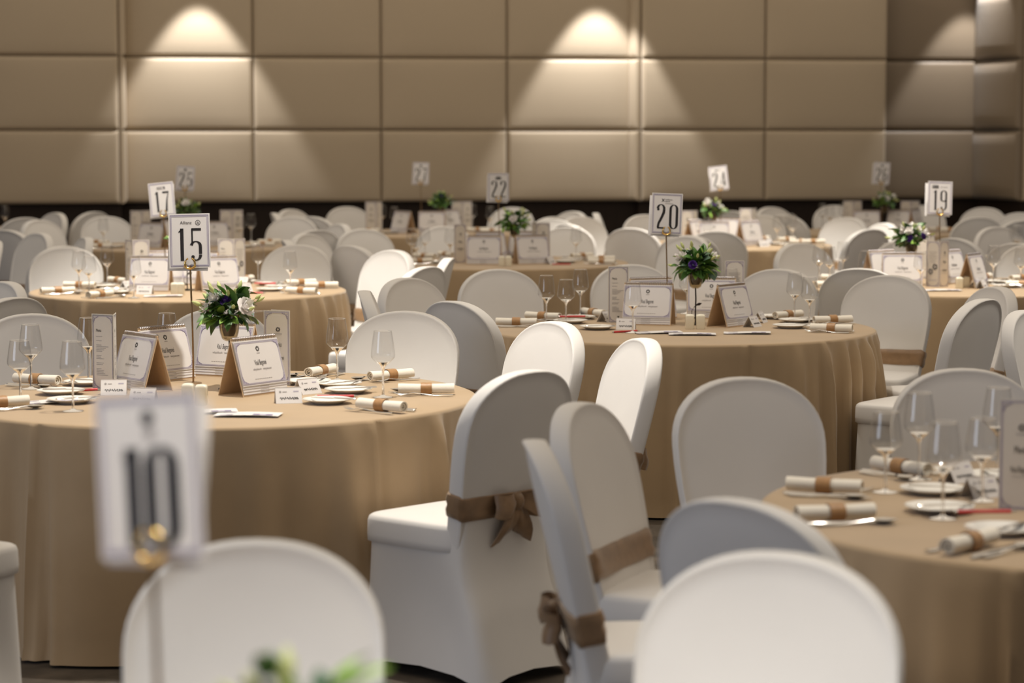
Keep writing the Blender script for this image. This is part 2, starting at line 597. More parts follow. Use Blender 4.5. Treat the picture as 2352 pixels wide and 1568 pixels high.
def bow_mesh():
    m = MB()
    zc = 0.545
    yc = back_y(zc, 0) - BT / 2 - 0.022
    # knot
    rings = []
    for i in range(7):
        t = -1 + 2 * i / 6
        r = math.sqrt(max(0.02, 1 - t * t))
        rings.append([(t * 0.019, yc + 0.018 * r * math.cos(a), zc + 0.024 * r * math.sin(a)) for a in [2 * PI * k / 10 for k in range(10)]])
    m.loops(rings, M_SASH, True, True, True)
    for sx in (-1, 1):
        # one loop of ribbon: out along the front, back along the rear
        path = [(0.008, -0.002, 0.013), (0.025, -0.016, 0.022), (0.046, -0.026, 0.029), (0.066, -0.026, 0.031), (0.080, -0.014, 0.030), (0.082, -0.002, 0.029), (0.070, 0.006, 0.028), (0.045, 0.006, 0.026), (0.020, 0.004, 0.018), (0.006, 0.003, 0.012)]
        rings = []
        for q, (px_, py_, hh) in enumerate(path):
            x = sx * px_
            zz = zc - (0.10 if sx < 0 else 0.26) * px_ + 0.004 * math.sin(q * 1.7)
            ring = []
            for t in (1, 0.5, 0, -0.5, -1, -0.5, 0, 0.5):
                back = len(ring) > 4
                ring.append((x * (0.975 if back else 1.0), yc + py_ + (0.003 if back and q < 5 else -0.003 if back else 0) + 0.004 * math.sin(3.0 * t + sx), zz + hh * t * (1 + 0.06 * math.sin(q * 2.1 + t))))
            rings.append(ring)
        m.loops(rings, M_SASH, True, True, True)
        # tail with a slanted end
        rings = []
        for i in range(7):
            t = i / 6
            x = sx * (0.010 + 0.030 * t)
            z = zc - 0.012 - 0.085 * t
            y = back_y(z, 0) - BT / 2 - 0.020 - 0.012 * math.sin(PI * t)
            w = 0.012 + 0.016 * min(1, t * 1.6)
            e = 0.016 * t * sx
            rings.append([(x - w, y - 0.002, z + e), (x - w * 0.3, y - 0.010, z + e * 0.3), (x + w * 0.3, y - 0.003, z - e * 0.3), (x + w, y - 0.008, z - e), (x + w, y - 0.002, z - e), (x + w * 0.3, y + 0.003, z - e * 0.3), (x - w * 0.3, y - 0.004, z + e * 0.3), (x - w, y + 0.004, z + e)])
        m.loops(rings, M_SASH, True, True, True)
    m.v = [(x * 1.2, yc + (y - yc) * 1.2, zc + (z - zc) * 1.2) for x, y, z in m.v]
    return m.mesh('bow', 60)


ME_BACK, ME_SEAT, ME_SKIRT, ME_SASH, ME_BOW = backrest_mesh(), seat_mesh(), skirt_mesh(), sash_mesh(), bow_mesh()
BACK_TOP_Y = back_y(0.945, 0)

TABLES = {  # number: centre x, y
    '10': (-0.44, 2.92), 'R': (1.50, 5.76), '15': (-1.02, 8.27), '20': (0.78, 11.15), '17': (-1.85, 13.8), '19': (2.6, 14.2), '22': (-0.09, 16.75),
    '24': (1.66, 19.35), '25': (-2.56, 19.1), '27': (-0.82, 21.6), '26': (3.37, 21.8), 'L': (-5.2, 21.8), 'M': (4.12, 16.8)}
TNAME = {'R': 'the big near table', 'L': 'the far corner table', 'M': 'the table behind table nineteen'}


NUMW = {'10': 'ten', '15': 'fifteen', '17': 'seventeen', '19': 'nineteen', '20': 'twenty', '22': 'twenty-two', '24': 'twenty-four', '25': 'twenty-five', '26': 'twenty-six', '27': 'twenty-seven'}


def tname(k):
    return TNAME.get(k) or 'table ' + NUMW[k]


def clock(dx, dy):
    h = ((PI / 2 - math.atan2(dy, dx)) / (PI / 6)) % 12
    return h


HOURS = ['twelve', 'one', 'two', 'three', 'four', 'five', 'six', 'seven', 'eight', 'nine', 'ten', 'eleven']


def clock_words(h):
    q = int(round(h * 2)) % 24
    return (HOURS[q // 2] + " o'clock") if q % 2 == 0 else ('half past ' + HOURS[q // 2])


# px, py of the top of the backrest, table, view (F: its front shows, B: its rear shows), optional facing direction
CHAIRS = [
    (590, 1240, '10', 'F', (0.02, -1)), (1782, 1268, '10', 'F', (-0.30, -0.95)),
    (1690, 1147, 'R', 'B', None), (1322, 925, 'R', 'F', None), (1228, 1012, 'R', 'B', (0.97, 0.06)), (1706, 866, 'R', 'F', (0.22, -0.97)), (2212, 846, 'R', 'F', (0.0, -1)),
    (1215, 850, '15', 'B', (-0.72, 0.69)), (1482, 777, '15', 'F', (-0.96, -0.28)), (1278, 738, '15', 'F', None), (930, 714, '15', 'F', (-0.12, -1)), (500, 709, '15', 'F', None), (72, 720, '15', 'F', (0.25, -1)),
    (-355, 950, '15', 'B', None),
    (1040, 691, '20', 'B', None), (838, 662, '20', 'B', (0.98, 0.05)), (930, 638, '20', 'F', (0.75, -0.66)), (1142, 620, '20', 'F', (0.28, -0.96)), (1448, 616, '20', 'F', (0.1, -1)), (1790, 617, '20', 'F', None),
    (2044, 630, '20', 'F', (-0.42, -0.9)), (2292, 655, '20', 'F', (-0.93, -0.3)), (2258, 682, '20', 'B', (-0.80, 0.6)),
    (15, 648, None, 'F', (-0.7, -0.7)), (32, 680, None, 'B', (-0.8, 0.6)), (2352, 712, None, 'F', (0.75, -0.65)),
    (153, 573, '17', 'F', (0.1, -1)), (685, 566, '17', 'F', (-0.1, -1)), (905, 575, '17', 'F', (-0.72, -0.69)), (980, 608, '17', 'B', (-0.85, 0.52)), (1032, 595, '17', 'B', (-0.97, 0.1)),
    (1835, 557, '19', 'F', None), (2336, 562, '19', 'F', (-0.25, -0.97)), (2078, 552, '19', 'F', (0.1, -1)), (1975, 616, '19', 'B', (0.30, 0.95)),
    (806, 558, '22', 'B', (0.72, 0.69)), (836, 530, '22', 'F', (0.4, -0.9)), (698, 540, '22', 'F', (0.8, -0.5)), (658, 549, '22', 'B', (0.97, 0.2)), (1020, 528, '22', 'F', (0.2, -1)), (1305, 526, '22', 'F', (-0.25, -0.97)),
    (1268, 512, '22', 'F', (-0.05, -1)), (1490, 537, '22', 'F', (-0.7, -0.7)),
    (1350, 503, '24', 'F', (0.4, -0.9)), (1302, 520, '24', 'B', (0.8, 0.6)), (1366, 493, '24', 'F', (0.97, -0.05)), (1490, 500, '24', 'F', (0.3, -0.95)), (1448, 526, '24', 'B', (0.45, 0.9)), (1746, 498, '24', 'F', (-0.15, -1)),
    (1905, 503, '24', 'F', (-0.6, -0.8)), (2000, 531, '24', 'B', (-0.6, 0.8)), (2034, 511, '24', 'F', (-0.9, -0.42)), (1580, 560, '24', 'B', (0.2, 0.98)), (1645, 553, '24', 'B', (0.1, 1)),
    (634, 502, '25', 'F', (-0.15, -1)), (728, 527, '25', 'B', (-0.6, 0.8)), (784, 510, '25', 'F', (-0.85, -0.5)), (88, 511, '25', 'F', (0.8, -0.6)), (14, 532, '25', 'B', (0.55, 0.83)), (243, 505, '25', 'F', (0.3, -0.95)),
    (628, 491, '27', 'B', (0.95, 0.2)), (672, 484, '27', 'F', (0.8, -0.6)), (714, 498, '27', 'B', (0.5, 0.87)), (796, 481, '27', 'F', (0.35, -0.93)), (1178, 480, '27', 'F', (-0.3, -0.95)), (1318, 485, '27', 'F', (-0.75, -0.66)), (1272, 499, '27', 'B', (-0.6, 0.8)),
    (1680, 483, '26', 'B', (0.7, 0.7)), (1770, 477, '26', 'F', (0.55, -0.83)), (1797, 497, '26', 'B', (0.5, 0.87)), (1916, 474, '26', 'F', (0.15, -1)), (2118, 478, '26', 'F', (-0.1, -1)), (2243, 483, '26', 'F', (-0.4, -0.9)), (2248, 504, '26', 'B', (-0.1, 1)),
    (2288, 525, 'M', 'F', (0.4, -0.9)), (2338, 556, 'M', 'B', (0.5, 0.87)), (2186, 555, 'M', 'B', (0.7, 0.7)), (2352, 503, None, 'B', (-0.2, 0.98)), (2345, 489, None, 'F', (-0.4, -0.9)),
    (130, 484, 'L', 'F', (-0.75, -0.66)), (58, 502, 'L', 'B', (-0.5, 0.87)), (218, 488, 'L', 'B', (-0.8, 0.6)),
    (-12, 545, None, 'F', (-0.9, -0.4)), (95, 541, None, 'F', (-0.75, -0.66)), (202, 548, None, 'F', (-0.92, -0.38)), (145, 561, None, 'B', (-0.75, 0.66)),
]
chair_rec, chair_all, plan = [], [], []
for i, (px, py, tk, view, d) in enumerate(CHAIRS):
    top = P(px, py, 0.945)
    if tk is not None:
        c = Vector((*TABLES[tk], 0.945))
        r = (top - c).length
        lo, hi = (1.40 if tk in ('15', '20', 'R', '17', '19') else 1.36), 1.95
        if tk in ('10',):
            lo = 1.10
        if r < lo or r > hi:
            # slide along the line of sight, keeping the column of the photograph
            rr = lo if r < lo else hi
            k = top.x / top.y
            A, B_, C_ = 1 + k * k, -2 * (c.x * k + c.y), c.x ** 2 + c.y ** 2 - rr * rr
            D = B_ * B_ - 4 * A * C_
            if D > 0:
                ys = [(-B_ - math.sqrt(D)) / (2 * A), (-B_ + math.sqrt(D)) / (2 * A)]
                y = min(ys, key=lambda q: abs(q - top.y))
                top = Vector((k * y, y, 0.945))
            else:
                top = c + (top - c).normalized() * rr
    if d is None:
        dv = Vector((TABLES[tk][0] - top.x, TABLES[tk][1] - top.y, 0)).normalized()
    else:
        dv = Vector((d[0], d[1], 0)).normalized()
    org = top + dv * (-BACK_TOP_Y)
    rz = math.atan2(-dv.x, dv.y)
    plan.append([org, rz, dv, tk, view])
for it in range(100):
    for a in range(len(plan)):
        for b in range(a):
            A_, B_ = plan[a][0], plan[b][0]
            if A_.y < 10.5 or B_.y < 10.5:
                continue
            dd = (A_ - B_).length
            if dd < 0.72:
                f_, n_ = (A_, B_) if A_.y > B_.y else (B_, A_)
                st_ = 0.25 * (0.72 - dd)
                f_ += Vector((f_.x, f_.y, 0)).normalized() * st_
                n_ -= Vector((n_.x, n_.y, 0)).normalized() * st_
    for pl in plan:
        if pl[3] is not None and pl[3] != '10':
            c = Vector((*TABLES[pl[3]], 0))
            t_ = pl[0] + pl[2] * BACK_TOP_Y - c
            t_.z = 0
            if t_.length < 1.32:
                pl[0] += t_.normalized() * (1.32 - t_.length)
for org, rz, dv, tk, view in plan:
    ch = thing('banquet_chair', 'chair', (org.x, org.y, 0), rz, group='white covered banquet chairs')
    obj('backrest', ME_BACK, ch)
    obj('seat', ME_SEAT, ch)
    obj('skirt', ME_SKIRT, ch)
    sa = obj('sash', ME_SASH, ch, label='brown satin sash tied round the backrest')
    obj('bow', ME_BOW, sa)
    chair_rec.append((ch, tk, view, org))
    chair_all.append((ch, tk, view, org, dv))

# ------------------------------------------------------------------ tables under floor-length cloths
RT = 0.90


def cloth_mesh(seed, seg, creases=(), feet=(), extra=()):
    """feet: (x, y, front x, front y) of chairs in the table's own space; their seats push the cloth in"""
    rnd = random.Random(seed)
    folds = []
    a = rnd.uniform(0, 0.3)
    while a < 2 * PI - 0.12:
        w = rnd.uniform(0.018, 0.055)
        folds.append((a, w, rnd.uniform(0.35, 1.1) * rnd.choice((1, 1, 1, -0.6)), rnd.uniform(-0.35, 0.35)))
        a += rnd.choice((0.14, 0.18, 0.26, 0.36, 0.5)) * rnd.uniform(0.85, 1.15)
    folds += [(math.radians(q), 0.030, 1.5, 0.0) for q in extra]
    broad = [(rnd.choice((5, 6)), rnd.uniform(0, 6.28), 0.35), (rnd.choice((9, 11)), rnd.uniform(0, 6.28), 0.3)]
    m = MB()

    def fold(a, v):
        f = sum(w * math.sin(n * a + p) for n, p, w in broad)
        for c, w, h, sk in folds:
            q = (a - c - sk * 0.12 * v + PI) % (2 * PI) - PI
            if abs(q) < 4 * w:
                f += 1.15 * h * math.exp(-(q / w) ** 2) - 0.35 * h * math.exp(-((abs(q) - 1.7 * w) / (0.8 * w)) ** 2)
        return f

    angs = [2 * PI * k / seg for k in range(seg)]
    cr = []
    for a in angs:
        s = 0
        for c in creases:
            q = (a - c + PI) % (2 * PI) - PI
            s += math.exp(-(q / 0.010) ** 2) - 0.6 * math.exp(-((q - 0.028) / 0.016) ** 2)
        cr.append(s)
    rings = []
    for r in (0.02, 0.3, 0.6, 0.8, 0.87, 0.888):
        rings.append([(r * math.cos(a), r * math.sin(a), 0.752 - (0.001 if r > 0.88 else 0)) for a in angs])
    rings.append([((RT - 0.003) * math.cos(a), (RT - 0.003) * math.sin(a), 0.747) for a in angs])
    nv = 16
    for i in range(nv + 1):
        v = i / nv
        ring = []
        for a, c in zip(angs, cr):
            amp = 0.060 * (v ** 0.6)
            r = RT + 0.028 * v + amp * fold(a, v) + 0.022 * c * min(1, 0.35 + v)
            z = 0.738 * (1 - v) + 0.010 * v
            if v == 1:
                r += 0.008
            ca, sa = math.cos(a), math.sin(a)
            for fx, fy, dx, dy in feet:
                x, y = r * ca - fx, r * sa - fy
                if x * x + y * y > 0.36:
                    continue
                lx, ly = x * dy - y * dx, x * dx + y * dy
                if ly < 0.25 and abs(lx) < 0.34:
                    k = min(1.0, (0.34 - abs(lx)) / 0.085) * max(0.0, min(1.0, (0.73 - z) / 0.22))
                    den = max(0.45, -(ca * dx + sa * dy) * -1.0 if False else abs(ca * dx + sa * dy))
                    r -= k * (0.25 - ly) / den
            ring.append((r * ca, r * sa, z))
        rings.append(ring)
    m.loops(rings, M_CLOTH, True, True, False)
    me = m.mesh('tablecloth', 80)
    me.flip_normals()
    return me


for k, (x, y) in TABLES.items():
    feet = [(org.x - x, org.y - y, d_.x, d_.y) for (_o, _t, _v, org, d_) in chair_all if (org.x - x) ** 2 + (org.y - y) ** 2 < 2.6]
    seed, seg, cre = {'15': (4, 420, (math.radians(-90), math.radians(-50), math.radians(-122))), '20': (9, 420, (math.radians(-76), math.radians(-50))),
                      '17': (5, 300, (math.radians(-100),)), 'R': (21, 300, (math.radians(-120),)), '10': (3, 200, ())}.get(k, (int(x * 10) + 100, 180, ()))
    me = cloth_mesh(seed, seg, cre, feet, {'20': (-49, -41, -35, -28, -22, -15, -8, -1), '15': (-30, -16, -4), '17': (-38, -28, -20, -12, -5)}.get(k, ()))
    lab = {'R': 'round table in a tan cloth, cut by the frame edge beside the big near chairs', 'L': 'round tan table in the far corner, one glass showing', 'M': 'round tan table behind table nineteen, mostly hidden'}.get(
        k, 'round table under a floor-length tan cloth, carrying number card ' + NUMW.get(k, ''))
    t = thing('banquet_table', 'table', (x, y, 0), 0.0, lab, 'round banquet tables')
    obj('tablecloth', me, t)

# ------------------------------------------------------------------ table ware: shared meshes
def spiral_napkin():
    L, R = 0.185, 0.0225
    rnd = random.Random(3)
    turns, n = 2.6, 56
    path = []
    for i in range(n + 1):
        t = i / n
        a = 2 * PI * turns * t
        r = R * (0.22 + 0.78 * t)
        path.append((r * math.cos(a), r * math.sin(a) * 0.92, r, a))
    m = MB()
    th = 0.0036
    xs = [-L / 2, -L / 2 + 0.01, -0.03, 0.03, L / 2 - 0.01, L / 2]
    rings = []
    for k, x in enumerate(xs):
        sc = 1.0 if abs(x) > 0.05 else 0.93
        r_ = []
        for (y, z, r, a) in path:
            r_.append((x + (0.012 * (r / R - 0.6) * (1 if x > 0 else -1) if abs(x) > 0.08 else 0), y * sc, R * 0.92 + z * sc))
        for (y, z, r, a) in reversed(path):
            s = max(0.05, (r - th) / r)
            r_.append((x + (0.012 * (r / R - 0.6) * (1 if x > 0 else -1) if abs(x) > 0.08 else 0), y * sc * s, R * 0.92 + z * sc * s))
        rings.append(r_)
    m.loops(rings, M_NAPKIN)
    nn = len(rings[0])
    half = n + 1
    for ri, flip in ((0, False), (len(rings) - 1, True)):
        vs_ = rings[ri]
        fs = []
        for i in range(n):
            f = (i, i + 1, nn - 2 - i, nn - 1 - i)
            fs.append(tuple(reversed(f)) if flip else f)
        m.add(vs_, fs, M_NAPKIN)
    # core so that the roll reads as full
    m.lathe([(0.004, -L / 2 + 0.012), (0.0175, -L / 2 + 0.012), (0.0175, L / 2 - 0.012), (0.004, L / 2 - 0.012)], 20, M_NAPKIN)
    k = len(m.v) - 80
    for i in range(k, len(m.v)):
        x, y, z = m.v[i]
        m.v[i] = (z, x, y * 0.92 + R * 0.92)
    return m.mesh('napkin', 50)


def band_mesh():
    m = MB()
    R, w = 0.0232, 0.019
    rings = []
    for x, r in ((-w, R - 0.002), (-w, R), (-w * 0.5, R + 0.0008), (0, R), (w * 0.5, R + 0.0008), (w, R), (w, R - 0.002)):
        rings.append([(x, r * math.cos(2 * PI * k / 28), 0.0207 + 0.93 * r * math.sin(2 * PI * k / 28)) for k in range(28)])
    m.loops(rings, M_BAND)
    return m.mesh('band', 50)


def plate_mesh(r=0.083):
    m = MB()
    m.lathe([(0.002, 0.004), (r * 0.55, 0.004), (r * 0.62, 0.006), (r * 0.75, 0.011), (r * 0.97, 0.0155), (r, 0.0165), (r * 0.995, 0.0145), (r * 0.75, 0.008), (r * 0.6, 0.0015), (r * 0.56, 0.0), (r * 0.5, 0.0015), (0.002, 0.002)], 44, M_PORC, True, True)
    me = m.mesh('plate', 50)
    me.flip_normals()
    return me


def blade_loft(m, path, material):
    """path: (x, half width, z, thickness): a flat tapering bar along x"""
    rings = []
    for x, w, z, t in path:
        rings.append([(x, -w, z), (x, -w * 0.6, z + t), (x, 0, z + t * 1.2), (x, w * 0.6, z + t), (x, w, z), (x, 0, z - t * 0.3)])
    m.loops(rings, material, True, True, True)


def knife_mesh(L=0.225):
    m = MB()
    blade_loft(m, [(-L / 2, 0.0045, 0.004, 0.003), (-L / 2 + 0.006, 0.0075, 0.0035, 0.005), (-0.04, 0.006, 0.0035, 0.004), (-0.005, 0.0045, 0.0045, 0.003), (0.0, 0.0085, 0.004, 0.0018), (0.06, 0.010, 0.004, 0.0012), (L / 2 - 0.02, 0.0085, 0.004, 0.0012), (L / 2, 0.001, 0.004, 0.001)], M_STEEL)
    return m.mesh('knife', 50)


def fork_mesh(L=0.205):
    m = MB()
    blade_loft(m, [(-L / 2, 0.005, 0.006, 0.002), (-L / 2 + 0.01, 0.009, 0.005, 0.002), (-0.04, 0.0055, 0.004, 0.002), (0.015, 0.003, 0.010, 0.002), (0.035, 0.006, 0.013, 0.0015), (0.048, 0.0118, 0.010, 0.0012), (0.056, 0.0122, 0.008, 0.0012)], M_STEEL)
    for j in (-1.5, -0.5, 0.5, 1.5):
        y = j * 0.0066
        rings = []
        for x, w, z in ((0.055, 0.0022, 0.0085), (0.075, 0.0018, 0.006), (0.092, 0.0014, 0.009), (L / 2, 0.0006, 0.015)):
            rings.append([(x, y - w, z), (x, y, z + 0.0014), (x, y + w, z), (x, y, z - 0.0012)])
        m.loops(rings, M_STEEL, True, True, True)
    return m.mesh('fork', 50)


def spoon_mesh(L=0.20):
    m = MB()
    blade_loft(m, [(-L / 2, 0.005, 0.006, 0.002), (-L / 2 + 0.01, 0.009, 0.005, 0.002), (-0.04, 0.0055, 0.004, 0.002), (0.02, 0.003, 0.011, 0.002), (0.04, 0.0045, 0.013, 0.0015)], M_STEEL)
    rings = []
    for i in range(9):
        t = i / 8
        x = 0.036 + 0.064 * t
        w = 0.021 * math.sin(PI * min(0.985, max(0.06, t)) ** 0.9) + 0.0015
        d = 0.009 * math.sin(PI * t)
        top = 0.013
        rings.append([(x, -w, top), (x, -w * 0.6, top - d * 0.7), (x, 0, top - d), (x, w * 0.6, top - d * 0.7), (x, w, top), (x, w * 0.6, top - d * 0.7 - 0.0012), (x, 0, top - d - 0.0014), (x, -w * 0.6, top - d * 0.7 - 0.0012)])
    m.loops(rings, M_STEEL, True, True, True)
    return m.mesh('spoon', 60)


def glass_meshes(H, rmax):
    s = H / 0.23
    b = MB()
    b.lathe([(0.001, 0.0), (0.034 * s, 0.0), (0.035 * s, 0.0012), (0.033 * s, 0.0022), (0.012 * s, 0.005), (0.0048, 0.009), (0.001, 0.009)], 28, M_GLASS, True, True)
    base = b.mesh('base', 40)
    base.flip_normals()
    st = MB()
    zb = 0.103 * s
    st.lathe([(0.001, 0.0088), (0.0046, 0.0088), (0.0036, 0.03 * s), (0.0033, 0.07 * s), (0.0042, zb - 0.008), (0.008, zb + 0.001), (0.0125, zb + 0.0085), (0.001, zb + 0.0045)], 14, M_GLASS, True, True)
    stem = st.mesh('stem', 60)
    stem.flip_normals()
    bo = MB()
    k = rmax / 0.041
    bo.lathe([(0.018 * k, zb + 0.013 * s), (0.033 * k, zb + 0.027 * s), (0.0395 * k, zb + 0.0345 * s), (0.041 * k, zb + 0.041 * s), (0.0402 * k, zb + 0.055 * s), (0.036 * k, zb + 0.09 * s), (0.0305 * k, H - 0.001)], 32, M_BOWL)
    bo.lathe([(0.0005, zb + 0.0050), (0.010 * k, zb + 0.0055), (0.018 * k, zb + 0.013 * s), (0.025 * k, zb + 0.0195 * s), (0.0245 * k, zb + 0.0202 * s), (0.0165 * k, zb + 0.0155 * s), (0.0005, zb + 0.0115)], 32, M_GLASS)
    bo.lathe([(0.0297 * k, H - 0.0012), (0.0307 * k, H - 0.0012), (0.0309 * k, H - 0.0004), (0.0303 * k, H), (0.0297 * k, H - 0.0004), (0.0297 * k, H - 0.0012)], 32, M_GLASS)
    bowl = bo.mesh('bowl', 60)
    bowl.flip_normals()
    return bowl, stem, base


ME_NAP, ME_BAND, ME_PLATE = spiral_napkin(), band_mesh(), plate_mesh()
ME_KNIFE, ME_FORK, ME_SPOON, ME_BKNIFE = knife_mesh(), fork_mesh(), spoon_mesh(), knife_mesh(0.165)
GLASS_TALL, GLASS_SMALL = glass_meshes(0.228, 0.041), glass_meshes(0.205, 0.042)

REC = []   # (object, table key, noun phrase, kind key) for the labels


def rec(o, tk, phrase, kind):
    REC.append((o, tk, phrase, kind))
    return o


ZT = 0.7525


def on_table(tk, px, py):
    p = P(px, py, ZT)
    c = Vector((*TABLES[tk], ZT))
    r = (p - c).length
    lim = 0.85
    if r > lim:
        p = c + (p - c).normalized() * lim
    return p


def radial(tk, p):
    return math.atan2(p.y - TABLES[tk][1], p.x - TABLES[tk][0])


def fits(p, tk, r=0.87):
    return (Vector((p.x, p.y)) - Vector(TABLES[tk])).length < r


def add_napkin(tk, px, py, rot=None, cutlery=True, seed=0):
    p = on_table(tk, px, py)
    c = Vector((*TABLES[tk], ZT))
    if (p - c).length > 0.765:
        p = c + (p - c).normalized() * 0.765
    a = radial(tk, p) if rot is None else math.radians(rot)
    o = thing('napkin_roll', 'napkin', (p.x, p.y, ZT), a, group='rolled napkins')
    obj('napkin', ME_NAP, o)
    obj('band', ME_BAND, o, label='brown band around the napkin')
    rec(o, tk, 'white rolled napkin with brown band', 'napkin')
    if cutlery:
        rnd = random.Random(seed + int(px * 7 + py))
        u = Vector((math.cos(a), math.sin(a), 0))
        n = Vector((-u.y, u.x, 0))
        for me, nm, off, back, ph in ((ME_FORK, 'fork', -0.052, 0.01, 'steel dinner fork'), (ME_KNIFE, 'knife', 0.048, 0.0, 'steel dinner knife'), (ME_SPOON, 'spoon', 0.075, -0.005, 'steel soup spoon')):
            q = p + n * (off + rnd.uniform(-0.006, 0.006)) + u * (-0.02 + back)
            cc = (Vector((q.x, q.y)) - Vector(TABLES[tk])).length
            if cc > 0.765:
                q = c + (q - c).normalized() * 0.765
            k = thing(nm, nm, (q.x, q.y, ZT), a + PI + rnd.uniform(-0.06, 0.06), group='cutlery on the tables', me=me)
            rec(k, tk, ph, nm)


def add_glass(tk, px, py, small=False):
    p = on_table(tk, px, py)
    bowl, stem, base = GLASS_SMALL if small else GLASS_TALL
    o = thing('wine_glass', 'glass', (p.x, p.y, ZT), 0, group='empty wine glasses')
    obj('bowl', bowl, o)
    obj('stem', stem, o)
    obj('base', base, o)
    rec(o, tk, 'empty wine glass' if not small else 'empty shorter wine glass', 'glass')


def add_plate(tk, px, py, knife=True):
    p = on_table(tk, px, py)
    c = Vector((*TABLES[tk], ZT))
    if (p - c).length > 0.79:
        p = c + (p - c).normalized() * 0.79
    o = thing('bread_plate', 'plate', (p.x, p.y, ZT), 0, group='white bread plates', me=ME_PLATE)
    rec(o, tk, 'white bread plate', 'plate')
    if knife:
        a = radial(tk, p)
        k = thing('butter_knife', 'knife', (p.x + 0.02, p.y, ZT + 0.0125), a + PI + 0.2, group='butter knives on the bread plates', me=ME_BKNIFE)
        rec(k, tk, 'small butter knife on the plate', 'butter knife')


def box_card(w, h, t, material):
    m = MB()
    m.box((-w / 2, 0, 0), (w / 2, t, h), material)
    return m.mesh('sheet', 0)


_NC = {}


def name_card_meshes(seed):
    if seed in _NC:
        return _NC[seed]
    m = MB()
    w, h, d = 0.088, 0.052, 0.030
    t = 0.0012
    for s in (-1, 1):
        q = [(-w / 2, s * d, 0), (w / 2, s * d, 0), (w / 2, 0, h), (-w / 2, 0, h)]
        q2 = [(x, y - s * t * 1.5, z) for x, y, z in q]
        m.loops([q, q2], M_PAPER, True, True, True)
    me = m.mesh('name_card', 0)
    pr = MB()
    # printed on the sloping front: build upright, then tilt
    pr.disc(-0.028, 0.043, 0.004, M_GREY)
    pr.rect(-0.02, 0.041, -0.006, 0.044, M_GREY)
    pr.rect(0.016, 0.042, 0.034, 0.046, M_LAV)
    rnd = random.Random(seed)
    x = -0.030
    for k in range(3):
        L = rnd.uniform(0.012, 0.022)
        n = 7
        pr.ribbon([(x + L * i / n, 0.019 + 0.005 * math.sin(i * 2.3 + k), 0.0032) for i in range(n + 1)], M_INK)
        x += L + 0.003
    ang = math.atan2(d, h)
    ca, sa = math.cos(ang), math.sin(ang)
    pr.v = [(x_, -d - 0.0008 + z_ * sa, z_ * ca) for x_, y_, z_ in pr.v]
    _NC[seed] = (me, pr.mesh('print', 0))
    return _NC[seed]


def add_name_card(tk, px, py, yaw):
    p = on_table(tk, px, py)
    me, pr = name_card_meshes(int(px) % 4)
    o = thing('name_card', 'name card', (p.x, p.y, ZT), math.radians(yaw), group='folded name cards', me=me)
    obj('print', pr, o, label='dark handwritten-looking name')
    rec(o, tk, 'small folded white name card', 'name card')


def gear_logo(m, x, z, r, material=None):
    material = material or M_INK
    for k in range(8):
        a = 2 * PI * k / 8
        ca, sa = math.cos(a), math.sin(a)
        m.ribbon([(x + ca * r * 0.62, z + sa * r * 0.62, r * 0.5), (x + ca * r, z + sa * r, r * 0.36)], material)
    m.ring(x, z, r * 0.62, r * 0.26, material, -0.0008)


def curl(m, x, z, sx, sz, s, material):
    """a scroll ornament in a corner; sx, sz point inwards"""
    for (cx, cz, r, a0, a1) in ((0.30, 0.30, 0.22, 0, 4.6), (0.72, 0.18, 0.14, 0.5, 5.2), (0.18, 0.72, 0.14, 1.0, 5.8), (1.05, 0.10, 0.09, 0, 4.5), (0.10, 1.05, 0.09, 0, 4.5)):
        pts = []
        for i in range(9):
            t = i / 8
            a = a0 + (a1 - a0) * t
            rr = r * (1 - 0.55 * t)
            pts.append((x + sx * s * (cx + rr * math.cos(a)), z + sz * s * (cz + rr * math.sin(a)), s * 0.085 * (1 - 0.5 * t)))
        m.ribbon(pts, material)
    m.ribbon([(x, z + sz * s * 1.2, s * 0.03), (x + sx * s * 0.35, z + sz * s * 0.45, s * 0.10), (x + sx * s * 1.2, z, s * 0.03)], material)


def squiggle(m, x0, x1, z, amp, w, material, seed):
    rnd = random.Random(seed)
    n = 60
    pts = []
    for i in range(n + 1):
        t = i / n
        tall = 2.6 if rnd.random() < 0.08 else 1.0
        pts.append((x0 + (x1 - x0) * t + amp * 0.7 * math.cos(i * 1.5), z + amp * tall * math.sin(i * 1.5), w * (0.6 + 0.5 * abs(math.sin(i * 1.5)))))
    m.ribbon(pts, material)


CW, CH, CD = 0.235, 0.195, 0.058
CANG = math.atan2(CD, CH)
CL = math.hypot(CD, CH)


